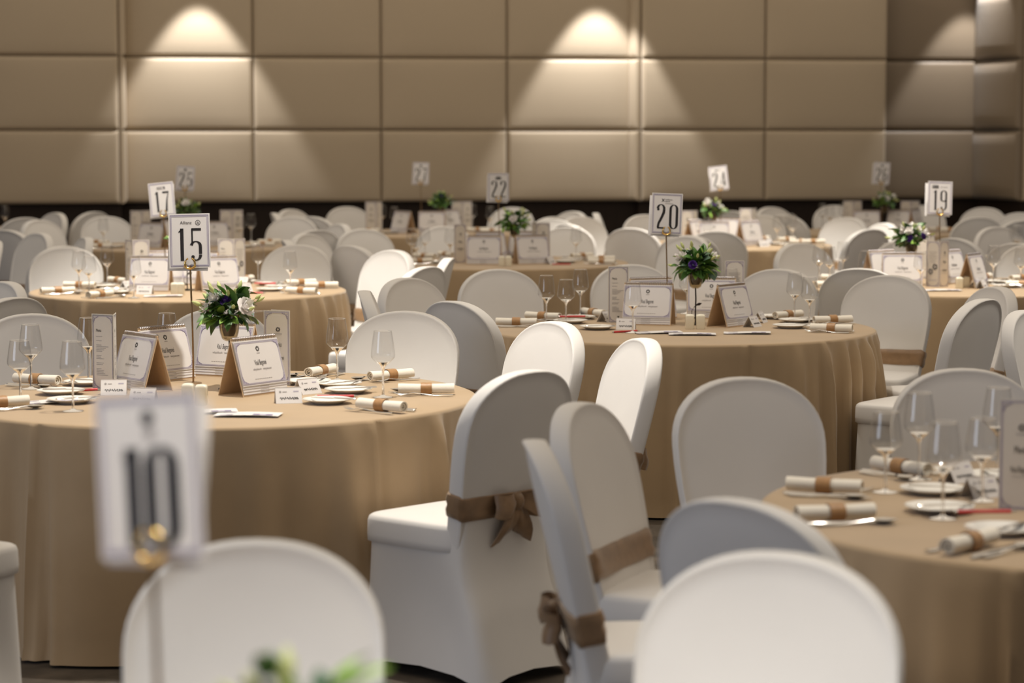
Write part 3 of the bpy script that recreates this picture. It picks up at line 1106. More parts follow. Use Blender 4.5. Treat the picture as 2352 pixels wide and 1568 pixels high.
def calendar_meshes():
    t = 0.002
    st = MB()
    for s in (-1, 1):
        q = [(-CW / 2, s * CD, 0), (CW / 2, s * CD, 0), (CW / 2, 0, CH), (-CW / 2, 0, CH)]
        q2 = [(x, y - s * t * 1.3, z) for x, y, z in q]
        st.loops([q, q2], M_KRAFT, True, True, True)
    st.box((-CW / 2, -CD + 0.003, 0.0), (CW / 2, CD - 0.003, 0.002), M_KRAFT)
    stand = st.mesh('stand', 0)
    pages = []
    for k in range(4):
        m = MB()
        h0 = 0.010 * (3 - k) + 0.003
        m.box((-CW / 2 + 0.003, 0, h0), (CW / 2 - 0.003, 0.0006, CL - 0.012), M_PAPER)
        if k > 0:
            m.rect(-0.025, h0 + 0.0035, 0.02, h0 + 0.0055, M_GREY, -0.0002)
            m.rect(-CW / 2 + 0.006, h0 + 0.0002, CW / 2 - 0.006, h0 + 0.001, M_LAV, -0.0002)
        pages.append(m.mesh('page', 0))
    p = MB()
    x0, x1, z0, z1 = -CW / 2 + 0.008, CW / 2 - 0.008, 0.040, CL - 0.020
    p.frame(x0 - 0.003, z0 - 0.003, x1 + 0.003, z1 + 0.003, 0.0012, M_PURPLE)
    p.frame(x0, z0, x1, z1, 0.0028, M_LAV)
    for sx, xx in ((1, x0), (-1, x1)):
        for sz, zz in ((1, z0), (-1, z1)):
            p.flat([(xx, zz), (xx + sx * 0.020, zz), (xx, zz + sz * 0.020)] if sx * sz > 0 else [(xx, zz), (xx, zz + sz * 0.020), (xx + sx * 0.020, zz)], M_LAV, -0.00065)
            curl(p, xx, zz, sx, sz, 0.022, M_PURPLE)
    gear_logo(p, 0, 0.160, 0.0095)
    p.rect(-0.008, 0.1435, 0.008, 0.1455, M_GREY)
    p.text('Visul Begonei', 0, 0.103, 0.027, M_INK, 0.42)
    squiggle(p, -0.045, -0.002, 0.088, 0.0022, 0.0011, M_GREY, 1)
    squiggle(p, 0.006, 0.050, 0.088, 0.0026, 0.0011, M_GREY, 2)
    for k in range(9):
        p.rect(-0.045 + 0.010 * k, 0.0535, -0.0375 + 0.010 * k, 0.0553, M_GREY)
    pr = p.mesh('print', 0)
    b = MB()
    n = 26
    for i in range(n):
        x = -CW / 2 + 0.010 + (CW - 0.020) * i / (n - 1)
        b.tube([(x, 0.010 * math.sin(2 * PI * j / 8) * 0.9, CH - 0.004 + 0.0085 * math.cos(2 * PI * j / 8)) for j in range(9)], 0.0013, 4, M_WIRE, False)
    b.tube([(-CW / 2 + 0.006, 0, CH + 0.0045), (CW / 2 - 0.006, 0, CH + 0.0045)], 0.0016, 5, M_WIRE)
    return stand, pages, pr, b.mesh('binding', 60)


CAL = calendar_meshes()


FLOWERS_AT = {}


def add_calendar(tk, px, py, yaw):
    p = on_table(tk, px, py)
    q = FLOWERS_AT.get(tk)
    for _ in range(20):
        if q is not None and (p.xy - q).length < 0.125:
            s_ = 1 if p.y > q.y + 0.02 else -1
            p += Vector((p.x, p.y, 0)).normalized() * 0.012 * s_
    o = thing('desk_calendar', 'calendar', (p.x, p.y, ZT), math.radians(yaw), group='tented desk calendars')
    stand, pages, pr, binding = CAL
    obj('stand', stand, o, label='tan cardboard stand')
    for k, me in enumerate(pages):
        pg = obj('page', me, o, (0, -CD - 0.0010 - 0.0014 * (3 - k), 0.0035), (-CANG, 0, 0)) if k else obj('page', me, o, (0, -CD - 0.0066, 0.0035), (-CANG, 0, 0), label='printed cover page with lavender border')
        if k == 0:
            obj('print', pr, pg)
    obj('binding', binding, o, label='metal wire binding')
    rec(o, tk, 'tented desk calendar with lavender bordered page', 'calendar')


def menu_meshes(kind):
    w, h = 0.098, 0.268
    sheet = box_card(w, h, 0.0012, M_PAPERW if kind else M_PAPER)
    res = []
    for v in range(3):
        p = MB()
        x0, x1, z0, z1 = -w / 2 + 0.004, w / 2 - 0.004, 0.004, h - 0.004
        p.frame(x0, z0, x1, z1, 0.0012, M_INK if v == 1 else M_PURPLE)
        p.frame(x0 + 0.0025, z0 + 0.0025, x1 - 0.0025, z1 - 0.0025, 0.0022, M_LAV)
        mt = M_PURPLE
        for sx, xx in ((1, x0 + 0.004), (-1, x1 - 0.004)):
            for sz, zz in ((1, z0 + 0.004), (-1, z1 - 0.004)):
                curl(p, xx, zz, sx, sz, 0.019, mt)
        if v == 0:      # cover: logo, heading, title
            gear_logo(p, 0.004, 0.200, 0.0085)
            p.rect(-0.010, 0.183, 0.018, 0.185, M_GREY)
            p.text('Meniu', 0.002, 0.138, 0.026, M_INK, 0.48)
            p.text('Visul Begonei', 0.002, 0.092, 0.022, M_INK, 0.40)
            squiggle(p, -0.018, 0.020, 0.082, 0.0014, 0.0008, M_GREY, 4)
        elif v == 1:    # dishes
            p.text('Meniu', -0.030, 0.205, 0.016, M_INK, 0.6, align='LEFT')
            rnd = random.Random(8)
            z = 0.188
            while z > 0.05:
                L = rnd.uniform(0.02, 0.055)
                p.rect(-0.030, z, -0.030 + L, z + 0.0017, M_GREY)
                z -= 0.0055 if rnd.random() < 0.7 else 0.015
            p.flat([(-0.006, 0.032), (0, 0.022), (0.006, 0.032)], M_INK)
        else:           # text and two dark round ornaments
            for k in range(9):
                L = (0.03, 0.028, 0.02, 0.031, 0.026, 0.03, 0.018, 0.022, 0.014)[k]
                p.rect(-L, 0.205 - 0.008 * k, L, 0.2068 - 0.008 * k, M_GREY)
            for (x, z, r) in ((0.015, 0.118, 0.018), (-0.016, 0.090, 0.017)):
                p.disc(x, z, r, M_INK)
                for q in range(5):
                    a = q * 1.26
                    p.ribbon([(x, z, 0.002), (x + 0.7 * r * math.cos(a), z + 0.7 * r * math.sin(a), 0.005), (x + 0.8 * r * math.cos(a + 0.5), z + 0.8 * r * math.sin(a + 0.5), 0.001)], M_PAPER, -0.0009)
            squiggle(p, -0.03, 0.03, 0.04, 0.004, 0.0008, M_LAV, 6)
        res.append(p.mesh('print', 0))
    return sheet, res, w


MENU = menu_meshes(1)


def add_menu(tk, px, py, yaw, variants=(0, 1), open_deg=62):
    """a tall card folded into two upright panels that share a vertical edge"""
    p = on_table(tk, px, py)
    sheet, prints, w = MENU
    o = thing('menu_card', 'menu card', (p.x, p.y, ZT), math.radians(yaw), group='tall folded menu cards')
    h = math.radians(open_deg)
    a = obj('panel', sheet, o, (0, 0, 0))
    obj('print', prints[variants[0]], a)
    # second panel hinged on the first one's side edge and folded back
    s = 1 if variants[1] >= 0 else -1
    b = obj('panel', sheet, o, (s * (w / 2 + math.cos(h) * w / 2), math.sin(h) * w / 2, 0), (0, 0, s * h))
    obj('print', prints[abs(variants[1]) % 3], b)
    rec(o, tk, 'tall folded menu card with purple border', 'menu card')


# number cards ------------------------------------------------------
def digit(m, d, x, z, h, material, bold=1.0):
    """draws one tall narrow digit; x, z is the lower left corner, h the height; returns its width"""
    def R(pts):
        m.ribbon([(x + a * h, z + b * h, w * h * bold) for a, b, w in pts], material)

    def D(a, b, r):
        m.disc(x + a * h, z + b * h, r * h, material, -0.00075)

    def arc(cx, cz, rx, rz, a0, a1, w0, w1, n=14):
        pts = []
        for i in range(n + 1):
            t = a0 + (a1 - a0) * i / n
            side = abs(math.cos(t))
            pts.append((cx + rx * math.cos(t), cz + rz * math.sin(t), w0 + (w1 - w0) * side ** 1.5))
        return pts
    if d == '1':
        R([(0.10, 0.0, 0.10), (0.10, 1.0, 0.10)])
        R([(0.0, 0.88, 0.03), (0.10, 0.97, 0.05)])
        return 0.20 * h
    if d == '0':
        R([p for p in arc(0.17, 0.80, 0.135, 0.185, 0, PI, 0.025, 0.10)])
        R([(0.035, 0.80, 0.10), (0.035, 0.20, 0.10)])
        R([(0.305, 0.80, 0.10), (0.305, 0.20, 0.10)])
        R([p for p in arc(0.17, 0.20, 0.135, 0.185, PI, 2 * PI, 0.025, 0.10)])
        return 0.38 * h
    if d == '2':
        R(arc(0.17, 0.80, 0.135, 0.185, PI * 0.95, 0, 0.03, 0.10))
        R([(0.305, 0.80, 0.10), (0.29, 0.66, 0.105), (0.20, 0.44, 0.10), (0.09, 0.22, 0.09), (0.06, 0.04, 0.09)])
        R([(0.03, 0.03, 0.06), (0.34, 0.03, 0.06)])
        D(0.06, 0.79, 0.052)
        return 0.38 * h
    if d == '4':
        R([(0.24, 0.98, 0.035), (0.02, 0.27, 0.035)])
        R([(0.0, 0.25, 0.05), (0.36, 0.25, 0.05)])
        R([(0.25, 0.0, 0.10), (0.25, 1.0, 0.10)])
        return 0.38 * h
    if d == '5':
        R([(0.04, 0.965, 0.075), (0.34, 0.965, 0.075)])
        R([(0.06, 0.98, 0.05), (0.06, 0.50, 0.05)])
        R(arc(0.17, 0.44, 0.14, 0.15, PI * 0.93, 0, 0.03, 0.095))
        R([(0.31, 0.44, 0.095), (0.31, 0.20, 0.095)])
        R(arc(0.17, 0.18, 0.14, 0.165, 0, -PI * 0.75, 0.03, 0.095))
        D(0.075, 0.115, 0.055)
        return 0.38 * h
    if d in '69':
        f = (lambda pts: pts) if d == '6' else (lambda pts: [(0.34 - a, 1 - b, w) for a, b, w in pts])
        R(f(arc(0.17, 0.42, 0.13, 0.13, 0, PI, 0.03, 0.09)))
        R(f(arc(0.17, 0.17, 0.13, 0.155, PI, 2 * PI, 0.03, 0.09)))
        R(f([(0.30, 0.42, 0.09), (0.30, 0.17, 0.09)]))
        R(f([(0.04, 0.17, 0.09), (0.04, 0.80, 0.09)]))
        R(f(arc(0.17, 0.80, 0.13, 0.175, PI, PI * 0.15, 0.03, 0.09)))
        a, b = (0.275, 0.88) if d == '6' else (0.065, 0.12)
        D(a, b, 0.052)
        return 0.38 * h
    if d == '7':
        R([(0.02, 0.955, 0.085), (0.34, 0.955, 0.085)])
        R([(0.325, 0.95, 0.03), (0.22, 0.55, 0.07), (0.16, 0.0, 0.11)])
        return 0.36 * h
    return 0.3 * h


def logo(m, num):
    z = 0.160
    if num == '15':
        m.text('Allianz', -0.012, z - 0.003, 0.0165, M_INK, 0.95)
        m.ring(0.031, z + 0.002, 0.0085, 0.0016, M_INK)
        for k, (dx, h) in enumerate(((-0.0032, 0.006), (0, 0.009), (0.0032, 0.006))):
            m.rect(0.031 + dx - 0.0009, z - 0.003, 0.031 + dx + 0.0009, z - 0.003 + h, M_INK)
    elif num == '20':
        m.ribbon([(-0.026, z - 0.006, 0.003), (-0.014, z + 0.008, 0.003)], M_INK)
        m.ribbon([(-0.014, z - 0.006, 0.003), (-0.026, z + 0.008, 0.003)], M_INK)
        m.text('Raiffeisen', -0.010, z + 0.0015, 0.0095, M_INK, 0.95, align='LEFT')
        m.text('BANK', -0.010, z - 0.0075, 0.0095, M_INK, 0.95, align='LEFT')
        m.rect(-0.010, z - 0.0155, 0.028, z - 0.0135, M_GREY)
    elif num == '19':
        m.rect(-0.048, z - 0.007, -0.010, z + 0.011, M_INK)
        m.ring(-0.039, z + 0.002, 0.004, 0.0018, M_PAPER, -0.001)
        m.rect(-0.031, z - 0.001, -0.014, z + 0.004, M_GREY, -0.001)
        m.flat([(0.004, z - 0.003), (0.008, z - 0.003), (0.006, z + 0.008)], M_INK)
        m.rect(0.012, z - 0.001, 0.044, z + 0.002, M_GREY)
    elif num == '17':
        m.frame(-0.024, z - 0.005, 0.024, z + 0.009, 0.002, M_INK)
        m.flat([(0.010, z + 0.009), (0.022, z + 0.009), (0.022, z - 0.003)], M_INK)
        m.rect(-0.020, z, 0.004, z + 0.003, M_GREY)
    elif num == '22':
        pts = [(0.022 * math.cos(2 * PI * k / 20), z + 0.012 * math.sin(2 * PI * k / 20)) for k in range(20)]
        m.flat(pts, M_INK)
        m.ribbon([(0.015 * math.cos(2 * PI * k / 20), z + 0.007 * math.sin(2 * PI * k / 20), 0.0015) for k in range(21)], M_PAPER, -0.001)
    elif num == '24':
        m.rect(-0.024, z - 0.004, -0.004, z + 0.006, M_INK)
        m.rect(0.0, z - 0.002, 0.022, z + 0.004, M_GREY)
    elif num in ('26', '25', '27'):
        m.disc(-0.004 if num == '25' else 0.0, z + 0.004, 0.010, M_INK)
        m.rect(-0.012, z - 0.014, 0.012, z - 0.011, M_GREY)
    elif num == '10':
        m.disc(0.002, z + 0.006, 0.009, M_INK)
        m.disc(0.004, z - 0.012, 0.007, M_GREY)


NWD, NHT = 0.148, 0.195


def add_number(tk, px, base_py, yaw, tilt, zb, back=True):
    """card stand with a gold clip plus the card that it holds; zb = height of the card's lower edge"""
    p = P(px, base_py, ZT)
    num = tk
    st = thing('card_stand', 'card stand', (p.x, p.y, ZT), math.radians(yaw), 'slim bronze stand with gold clip holding number card ' + NUMW[num], 'number card stands')
    m = MB()
    m.lathe([(0.001, 0.0), (0.030, 0.0), (0.031, 0.002), (0.028, 0.004), (0.006, 0.007), (0.001, 0.007)], 24, M_POLE, True, True)
    obj('base', m.mesh('base', 40), st)
    H = zb - ZT
    m = MB()
    rnd = random.Random(int(px))
    path = [(0.004 * math.sin(3 * k / 9 + 1) - 0.004 * math.sin(1), 0, 0.004 + (H + 0.008) * k / 9) for k in range(10)]
    ex = path[-1][0]
    m.tube(path, 0.0034, 8, M_POLE)
    obj('pole', m.mesh('pole', 60), st)
    m = MB()
    for s in (-1, 1):
        pts = []
        for i in range(11):
            a = -PI * 0.5 + s * (PI * 1.25) * i / 10
            pts.append((ex + s * 0.0 + 0.019 * math.cos(a) * (1 - 0.15 * i / 10), -0.006, H + 0.021 + 0.019 * math.sin(a)))
        m.tube(pts[:8], [0.003 + 0.0012 * math.sin(PI * i / 7) for i in range(8)], 7, M_GOLD)
    m.tube([(ex - 0.021, -0.006, H + 0.012), (ex - 0.010, -0.007, H + 0.004), (ex, -0.007, H + 0.001), (ex + 0.010, -0.007, H + 0.004), (ex + 0.021, -0.006, H + 0.012)], 0.0038, 7, M_GOLD)
    m.tube([(ex, -0.007, H + 0.002), (ex, 0.006, H + 0.002), (ex, 0.007, H + 0.03)], 0.0025, 6, M_GOLD)
    obj('clip', m.mesh('clip', 60), st, label='gold curled clip')
    # card
    loc = st.matrix_world
    R = Matrix.Rotation(math.radians(yaw), 4, 'Z')
    q = Vector((p.x, p.y, ZT)) + R @ Vector((ex, 0.0, H + 0.004))
    cd = thing('number_card', 'number card', q, 0, 'white card printed with a large black number ' + NUMW[num] + ' below a small logo', 'table number cards')
    cd.rotation_euler = (math.radians(-4), math.radians(tilt), math.radians(yaw))
    sh = box_card(NWD, NHT, 0.0014, M_PAPER)
    f = obj('sheet', sh, cd)
    m = MB()
    m.frame(-NWD / 2 + 0.005, 0.005, NWD / 2 - 0.005, NHT - 0.005, 0.0018, M_PURPLE)
    m.frame(-NWD / 2 + 0.0085, 0.0085, NWD / 2 - 0.0085, NHT - 0.0085, 0.0028, M_LAV)
    obj('border', m.mesh('border', 0), f)
    m = MB()
    logo(m, num)
    obj('logo', m.mesh('logo', 0), f)
    m = MB()
    h = 0.116
    ws = {'1': 0.20, '7': 0.36}
    gap = 0.010 if num == '10' else 0.018
    tot = sum(ws.get(c, 0.38) for c in num) * h + gap
    x = -tot / 2 + 0.004
    for c in num:
        x += digit(m, c, x, 0.015 if num == '10' else 0.026, h, M_INK, 1.8 if num == '10' else 1.05) + gap
    obj('number', m.mesh('number', 0), f, label='large black number ' + num)
    if back:
        obj('sheet', sh, cd, (-0.011, 0.0135, -0.010), (math.radians(-8), math.radians(1.5), math.radians(-7)), label='blank rear sheet standing away from the front one')


def shaker_mesh():
    m = MB()
    rings = []
    for s, z in ((0.05, 0.0), (0.94, 0.0), (1.0, 0.003), (1.0, 0.057), (0.985, 0.0605), (0.93, 0.0635), (0.80, 0.0665), (0.5, 0.0682), (0.25, 0.0687), (0.04, 0.0688)):
        p = 6.0 if z < 0.062 else 4.0
        rings.append([(x * s, y * s, z) for x, y in sq_loop((0, 0), 0.0205, 0.0205, -0.0205, 0.0205, 32, p)])
    m.loops(rings, M_IVORYPORC, True, True, True)
    return m.mesh('shaker', 60)


def dots_mesh(n):
    m = MB()
    for k in range(n):
        a = 2 * PI * k / max(1, n)
        r = 0.005 if n > 1 else 0
        m.lathe([(0.0004, 0.0687), (0.0011, 0.0687), (0.0011, 0.0690), (0.0004, 0.0690)], 6, M_INK, True, True)
        for i in range(len(m.v) - 24, len(m.v)):
            x, y, z = m.v[i]
            m.v[i] = (x + r * math.cos(a), y + r * math.sin(a), z - 0.0002)
    return m.mesh('holes', 0)


ME_SHAKER, ME_H3, ME_H1 = shaker_mesh(), dots_mesh(4), dots_mesh(1)


def add_shakers(tk, pts):
    for i, (px, py) in enumerate(pts):
        p = on_table(tk, px, py)
        o = thing('shaker', 'shaker', (p.x, p.y, ZT), 0.0, group='square ivory salt and pepper shakers', me=ME_SHAKER)
        obj('holes', ME_H3 if i == 0 else ME_H1, o)
        rec(o, tk, 'square ivory porcelain shaker with domed top', 'shaker')


def pen_mesh():
    m = MB()
    m.tube([(-0.07, 0, 0.0045), (0.055, 0, 0.0045)], 0.0045, 10, M_RED)
    m.tube([(0.055, 0, 0.0045), (0.070, 0, 0.0045)], [0.0043, 0.001], 10, M_STEEL)
    m.tube([(-0.079, 0, 0.0045), (-0.07, 0, 0.0045)], 0.003, 8, M_STEEL)
    return m.mesh('pen', 50), None


def pen_clip():
    m = MB()
    m.box((-0.066, -0.0015, 0.0090), (-0.03, 0.0015, 0.0102), M_PAPER)
    m.box((-0.066, -0.0015, 0.0075), (-0.063, 0.0015, 0.0102), M_PAPER)
    return m.mesh('clip', 0)


ME_PEN, _ = pen_mesh()
ME_PCLIP = pen_clip()


def add_pen(tk, px, py, rot, z=0.0):
    p = on_table(tk, px, py)
    o = thing('ballpoint_pen', 'pen', (p.x, p.y, ZT + z), math.radians(rot), group='red pens', me=ME_PEN)
    obj('clip', ME_PCLIP, o)
    rec(o, tk, 'red ballpoint pen', 'pen')


def brochure_mesh(seed):
    rnd = random.Random(seed)
    m = MB()
    w, d, n = 0.21, 0.10, 10
    top, bot = [], []
    ph = rnd.uniform(0, 3)
    for i in range(n + 1):
        x = -w / 2 + w * i / n
        z = 0.003 + 0.006 * abs(math.sin(2.2 * i / n + ph))
        top.append((x, z))
    rings = [[(x, -d / 2, z), (x, d / 2, z * 0.8 + 0.001), (x, d / 2, z * 0.8), (x, -d / 2, z - 0.001)] for x, z in top]
    m.loops(rings, M_PAPER, True, True, True)
    p = MB()
    for i in range(n):
        if i in (1, 2, 6, 7, 8):
            (xa, za), (xb, zb) = top[i], top[i + 1]
            for y0, y1 in ((-0.046, -0.030), (0.02, 0.032)) if i < 5 else ((-0.046, -0.012),):
                q = []
                for x, z in ((xa, za), (xb, zb)):
                    q.append((x, z))
                f = lambda z, y: z + (z * 0.8 + 0.001 - z) * (y + d / 2) / d + 0.0006
                p.add([(xa, y0, f(za, y0)), (xb, y0, f(zb, y0)), (xb, y1, f(zb, y1)), (xa, y1, f(za, y1))], [(0, 1, 2, 3)], M_LAV if i % 2 else M_PURPLE)
    return m.mesh('brochure', 30), p.mesh('print', 0)


BRO = [brochure_mesh(1), brochure_mesh(2)]


def add_brochure(tk, px, py, rot, which=0):
    p = on_table(tk, px, py)
    o = thing('brochure', 'brochure', (p.x, p.y, ZT), math.radians(rot), group='leaflets lying flat on the tables', me=BRO[which][0])
    obj('print', BRO[which][1], o)
    rec(o, tk, 'creased white leaflet with purple print', 'leaflet')


# ------------------------------------------------------------------ flower arrangements
def leaf_mesh(material, L, W, bend, tip=1.0):
    m = MB()
    n = 7
    rows = []
    for i in range(n + 1):
        t = i / n
        w = W * (math.sin(PI * t ** 0.8) ** 0.8) * (1 - 0.15 * t) + 0.0004
        z = -bend * t * t
        rows.append([(-w, L * t, z + w * 0.35), (0, L * t, z), (w, L * t, z + w * 0.35)])
    m.loops(rows, material, False)
    return m.mesh('leaf', 70)


def bloom_mesh(material, R, layers=3, seed=0):
    rnd = random.Random(seed)
    m = MB()
    for l in range(layers):
        k = 5 if l < 2 else 4
        rr = R * (1 - 0.26 * l)
        for j in range(k):
            a = 2 * PI * (j + 0.5 * l + rnd.uniform(-.1, .1)) / k
            rows = []
            for i in range(5):
                t = i / 4
                out = rr * (0.15 + 0.85 * math.sin(t * PI * 0.55))
                up = R * (0.25 + (0.75 + 0.2 * l) * t) - R * 0.22 * (t ** 3) * (2 - l)
                hw = rr * 0.62 * math.sin(PI * (0.16 + 0.70 * t))
                row = []
                for s in (-1, -0.4, 0.4, 1):
                    da = s * hw / max(0.004, out)
                    da = max(-1.0, min(1.0, da))
                    ruff = 0.06 * R * math.sin(s * 5 + j) * t
                    row.append((out * math.cos(a + da), out * math.sin(a + da), up + ruff))
                rows.append(row)
            m.loops(rows, material, False)
    m.lathe([(0.001, 0.0), (R * 0.35, R * 0.12), (R * 0.42, R * 0.45), (R * 0.2, R * 0.75), (0.001, R * 0.8)], 10, material, True, True)
    return m.mesh('flower', 70)


def bud_mesh():
    m = MB()
    m.lathe([(0.0008, 0.0), (0.004, 0.004), (0.0075, 0.014), (0.0065, 0.024), (0.002, 0.034), (0.0006, 0.036)], 10, M_BUD, True, True)
    m.tube([(0, 0, 0.002), (0.002, 0, -0.03), (0, 0.002, -0.07)], 0.0012, 5, M_LEAF)
    return m.mesh('bud', 60)


LEAVES = [leaf_mesh(M_LEAF, 0.052, 0.0145, 0.014), leaf_mesh(M_LEAF2, 0.046, 0.012, 0.008), leaf_mesh(M_EUC, 0.036, 0.0165, 0.006), leaf_mesh(M_LEAF, 0.068, 0.018, 0.026)]
BLOOMW, BLOOMP = [bloom_mesh(M_WHITEFL, 0.036, 3, 1), bloom_mesh(M_WHITEFL, 0.029, 3, 2)], bloom_mesh(M_PURPFL, 0.022, 3, 3)
ME_BUD = bud_mesh()


def align(dirv, spin=0.0, fwd='Y'):
    """rotation taking local +Y (leaves) or +Z (blooms) onto dirv"""
    q = dirv.to_track_quat('Y' if fwd == 'Y' else 'Z', 'Z' if fwd == 'Y' else 'Y')
    return (q.to_matrix() @ Matrix.Rotation(spin, 3, fwd)).to_euler()


def stand_meshes():
    b = MB()
    b.lathe([(0.001, 0.0), (0.040, 0.0), (0.041, 0.003), (0.036, 0.005), (0.007, 0.009), (0.001, 0.009)], 28, M_IRON, True, True)
    s = MB()
    s.tube([(0.001, 0, 0.006), (0.0, 0, 0.06), (0.002, 0, 0.12), (0, 0, 0.172)], 0.0036, 8, M_IRON)
    s.tube([(0.0, 0, 0.03), (-0.016, -0.002, 0.045), (-0.017, -0.002, 0.065), (-0.004, -0.002, 0.085), (0.012, -0.002, 0.093)], 0.0018, 6, M_IRON)
    for (x, z, a) in ((-0.014, 0.036, 2.6), (0.016, 0.096, 0.3)):
        u, w = Vector((math.cos(a), 0, math.sin(a))), Vector((-math.sin(a), 0, math.cos(a)))
        c = Vector((x, -0.002, z))
        rows = []
        for t, hw in ((-1, 0.0006), (-0.4, 0.0055), (0.2, 0.0065), (1, 0.0005)):
            rows.append([c + u * 0.015 * t - w * hw, c + u * 0.015 * t + Vector((0, -0.002, 0)), c + u * 0.015 * t + w * hw, c + u * 0.015 * t + Vector((0, 0.002, 0))])
        s.loops(rows, M_IRON, True, True, True)
    c = MB()
    c.lathe([(0.001, 0.170), (0.014, 0.170), (0.026, 0.178), (0.033, 0.200), (0.037, 0.235), (0.039, 0.262), (0.0375, 0.262), (0.0355, 0.235), (0.0315, 0.202), (0.025, 0.182), (0.012, 0.174), (0.001, 0.174)], 30, M_CUP)
    f = MB()
    f.lathe([(0.001, 0.186), (0.018, 0.188), (0.024, 0.205), (0.029, 0.245), (0.029, 0.262), (0.001, 0.268)], 18, M_WATER, True, True)
    out = [x.mesh(n, 50) for x, n in ((b, 'base'), (s, 'stem'), (c, 'cup'), (f, 'foam'))]
    return out


FST = stand_meshes()


def add_flowers(tk, px, py, seed, detail, white=4, purple=3, buds=12, leaves=70, lab='', dz=0.0, spread=1.0):
    p = P(px, py, ZT)
    FLOWERS_AT[tk] = p.xy.copy()
    o = thing('flower_arrangement', 'flowers', (p.x, p.y, ZT), 0, lab, 'centrepieces of flowers in glass cups on iron stems')
    for me, nm in zip(FST, ('base', 'stem', 'cup', 'foam')):
        obj(nm, me, o, label='amber glass cup' if nm == 'cup' else None)
    rnd = random.Random(seed)
    c = Vector((0, 0, 0.250))
    fol = MB()

    def place(me, nm, loc, rot, sc):
        if detail or nm != 'leaf':
            obj(nm, me, o, loc, rot, (sc, sc, sc))
        else:
            M = Matrix.Translation(loc) @ rot.to_matrix().to_4x4() @ Matrix.Scale(sc, 4)
            fol.add([M @ v.co for v in me.vertices], [tuple(f.vertices) for f in me.polygons], me.materials[0])

    for k in range(leaves):
        az = rnd.uniform(0, 2 * PI)
        el = rnd.uniform(-0.45, 1.15)
        d = Vector((math.cos(az) * math.cos(el), math.sin(az) * math.cos(el), math.sin(el)))
        r = rnd.uniform(0.012, 0.064)
        base = c + Vector((d.x * r * 1.25, d.y * r * 1.25, 0.012 + max(-0.01, d.z * r * 1.4)))
        dd = (d + Vector((rnd.uniform(-.8, .8), rnd.uniform(-.8, .8), rnd.uniform(-.5, .5)))).normalized()
        me = rnd.choices(LEAVES, (4, 3, 3, 1.6))[0]
        place(me, 'leaf', base, align(dd, rnd.uniform(-0.8, 0.8)), rnd.uniform(0.75, 1.15) * spread)
    nfl = white + purple
    for k in range(nfl):
        az = 2 * PI * k / nfl + rnd.uniform(-.3, .3) - PI / 2
        el = rnd.uniform(0.25, 1.1)
        d = Vector((math.cos(az) * math.cos(el), math.sin(az) * math.cos(el), math.sin(el)))
        r = rnd.uniform(0.048, 0.066)
        loc = c + Vector((d.x * r * 1.2, d.y * r * 1.2, 0.012 + d.z * r * 1.05))
        isw = (k * white) // nfl != ((k + 1) * white) // nfl if nfl else True
        me = rnd.choice(BLOOMW) if isw else BLOOMP
        obj('white_flower' if isw else 'purple_flower', me, o, loc, align(d, rnd.uniform(0, 6), 'Z'), (1, 1, 1))
    for k in range(buds):
        az = rnd.uniform(0, 2 * PI)
        el = rnd.uniform(0.15, 1.35)
        d = Vector((math.cos(az) * math.cos(el), math.sin(az) * math.cos(el), math.sin(el)))
        r = rnd.uniform(0.070, 0.100) * spread
        loc = c + Vector((d.x * r * 1.1, d.y * r * 1.1, 0.005 + d.z * r))
        s = rnd.uniform(0.8, 1.15)
        obj('bud', ME_BUD, o, loc, align(d, 0, 'Z'), (s, s, s))
    if not detail:
        obj('foliage', fol.mesh('foliage', 70), o, kind='stuff')
    return o


# ------------------------------------------------------------------ laying the tables
# table 15
add_number('15', 444, 880, 1, -1.2, 1.165, back=True)
add_flowers('15', 528, 893, 11, True, 6, 2, 20, 125, 'white and purple flowers in a glass cup on table fifteen', spread=1.15)
for a in ((326, 893, -52), (582, 903, 55), (372, 872, 52), (526, 862, -26)):
    add_calendar('15', *a)
add_menu('15', 238, 896, -30, (1, 1), 124)
add_menu('15', 637, 884, -12, (0, 2), 150)
add_shakers('15', [(463, 929), (432, 926)])
for a in ((662, 924, 12), (705, 903, 45), (262, 905, 5), (330, 925, -10)):
    add_name_card('15', *a)
for a in ((912, 872), (979, 906), (880, 945), (737, 863), (52, 882), (-8, 938)):
    add_napkin('15', *a)
for px, py, s in ((775, 874, 0), (880, 912, 0), (47, 920, 1), (72, 893, 0), (168, 944, 0), (204, 872, 0), (385, 858, 0), (592, 852, 0)):
    add_glass('15', px, py, bool(s))
for a in ((778, 888), (800, 902), (752, 926), (140, 905), (165, 925), (200, 884), (708, 882)):
    add_plate('15', *a)
add_pen('15', 776, 912, 2)
add_pen('15', 188, 898, 20)
add_brochure('15', 570, 955, -4, 0)
add_brochure('15', 470, 948, 10, 1)
add_brochure('15', 120, 925, 15, 1)

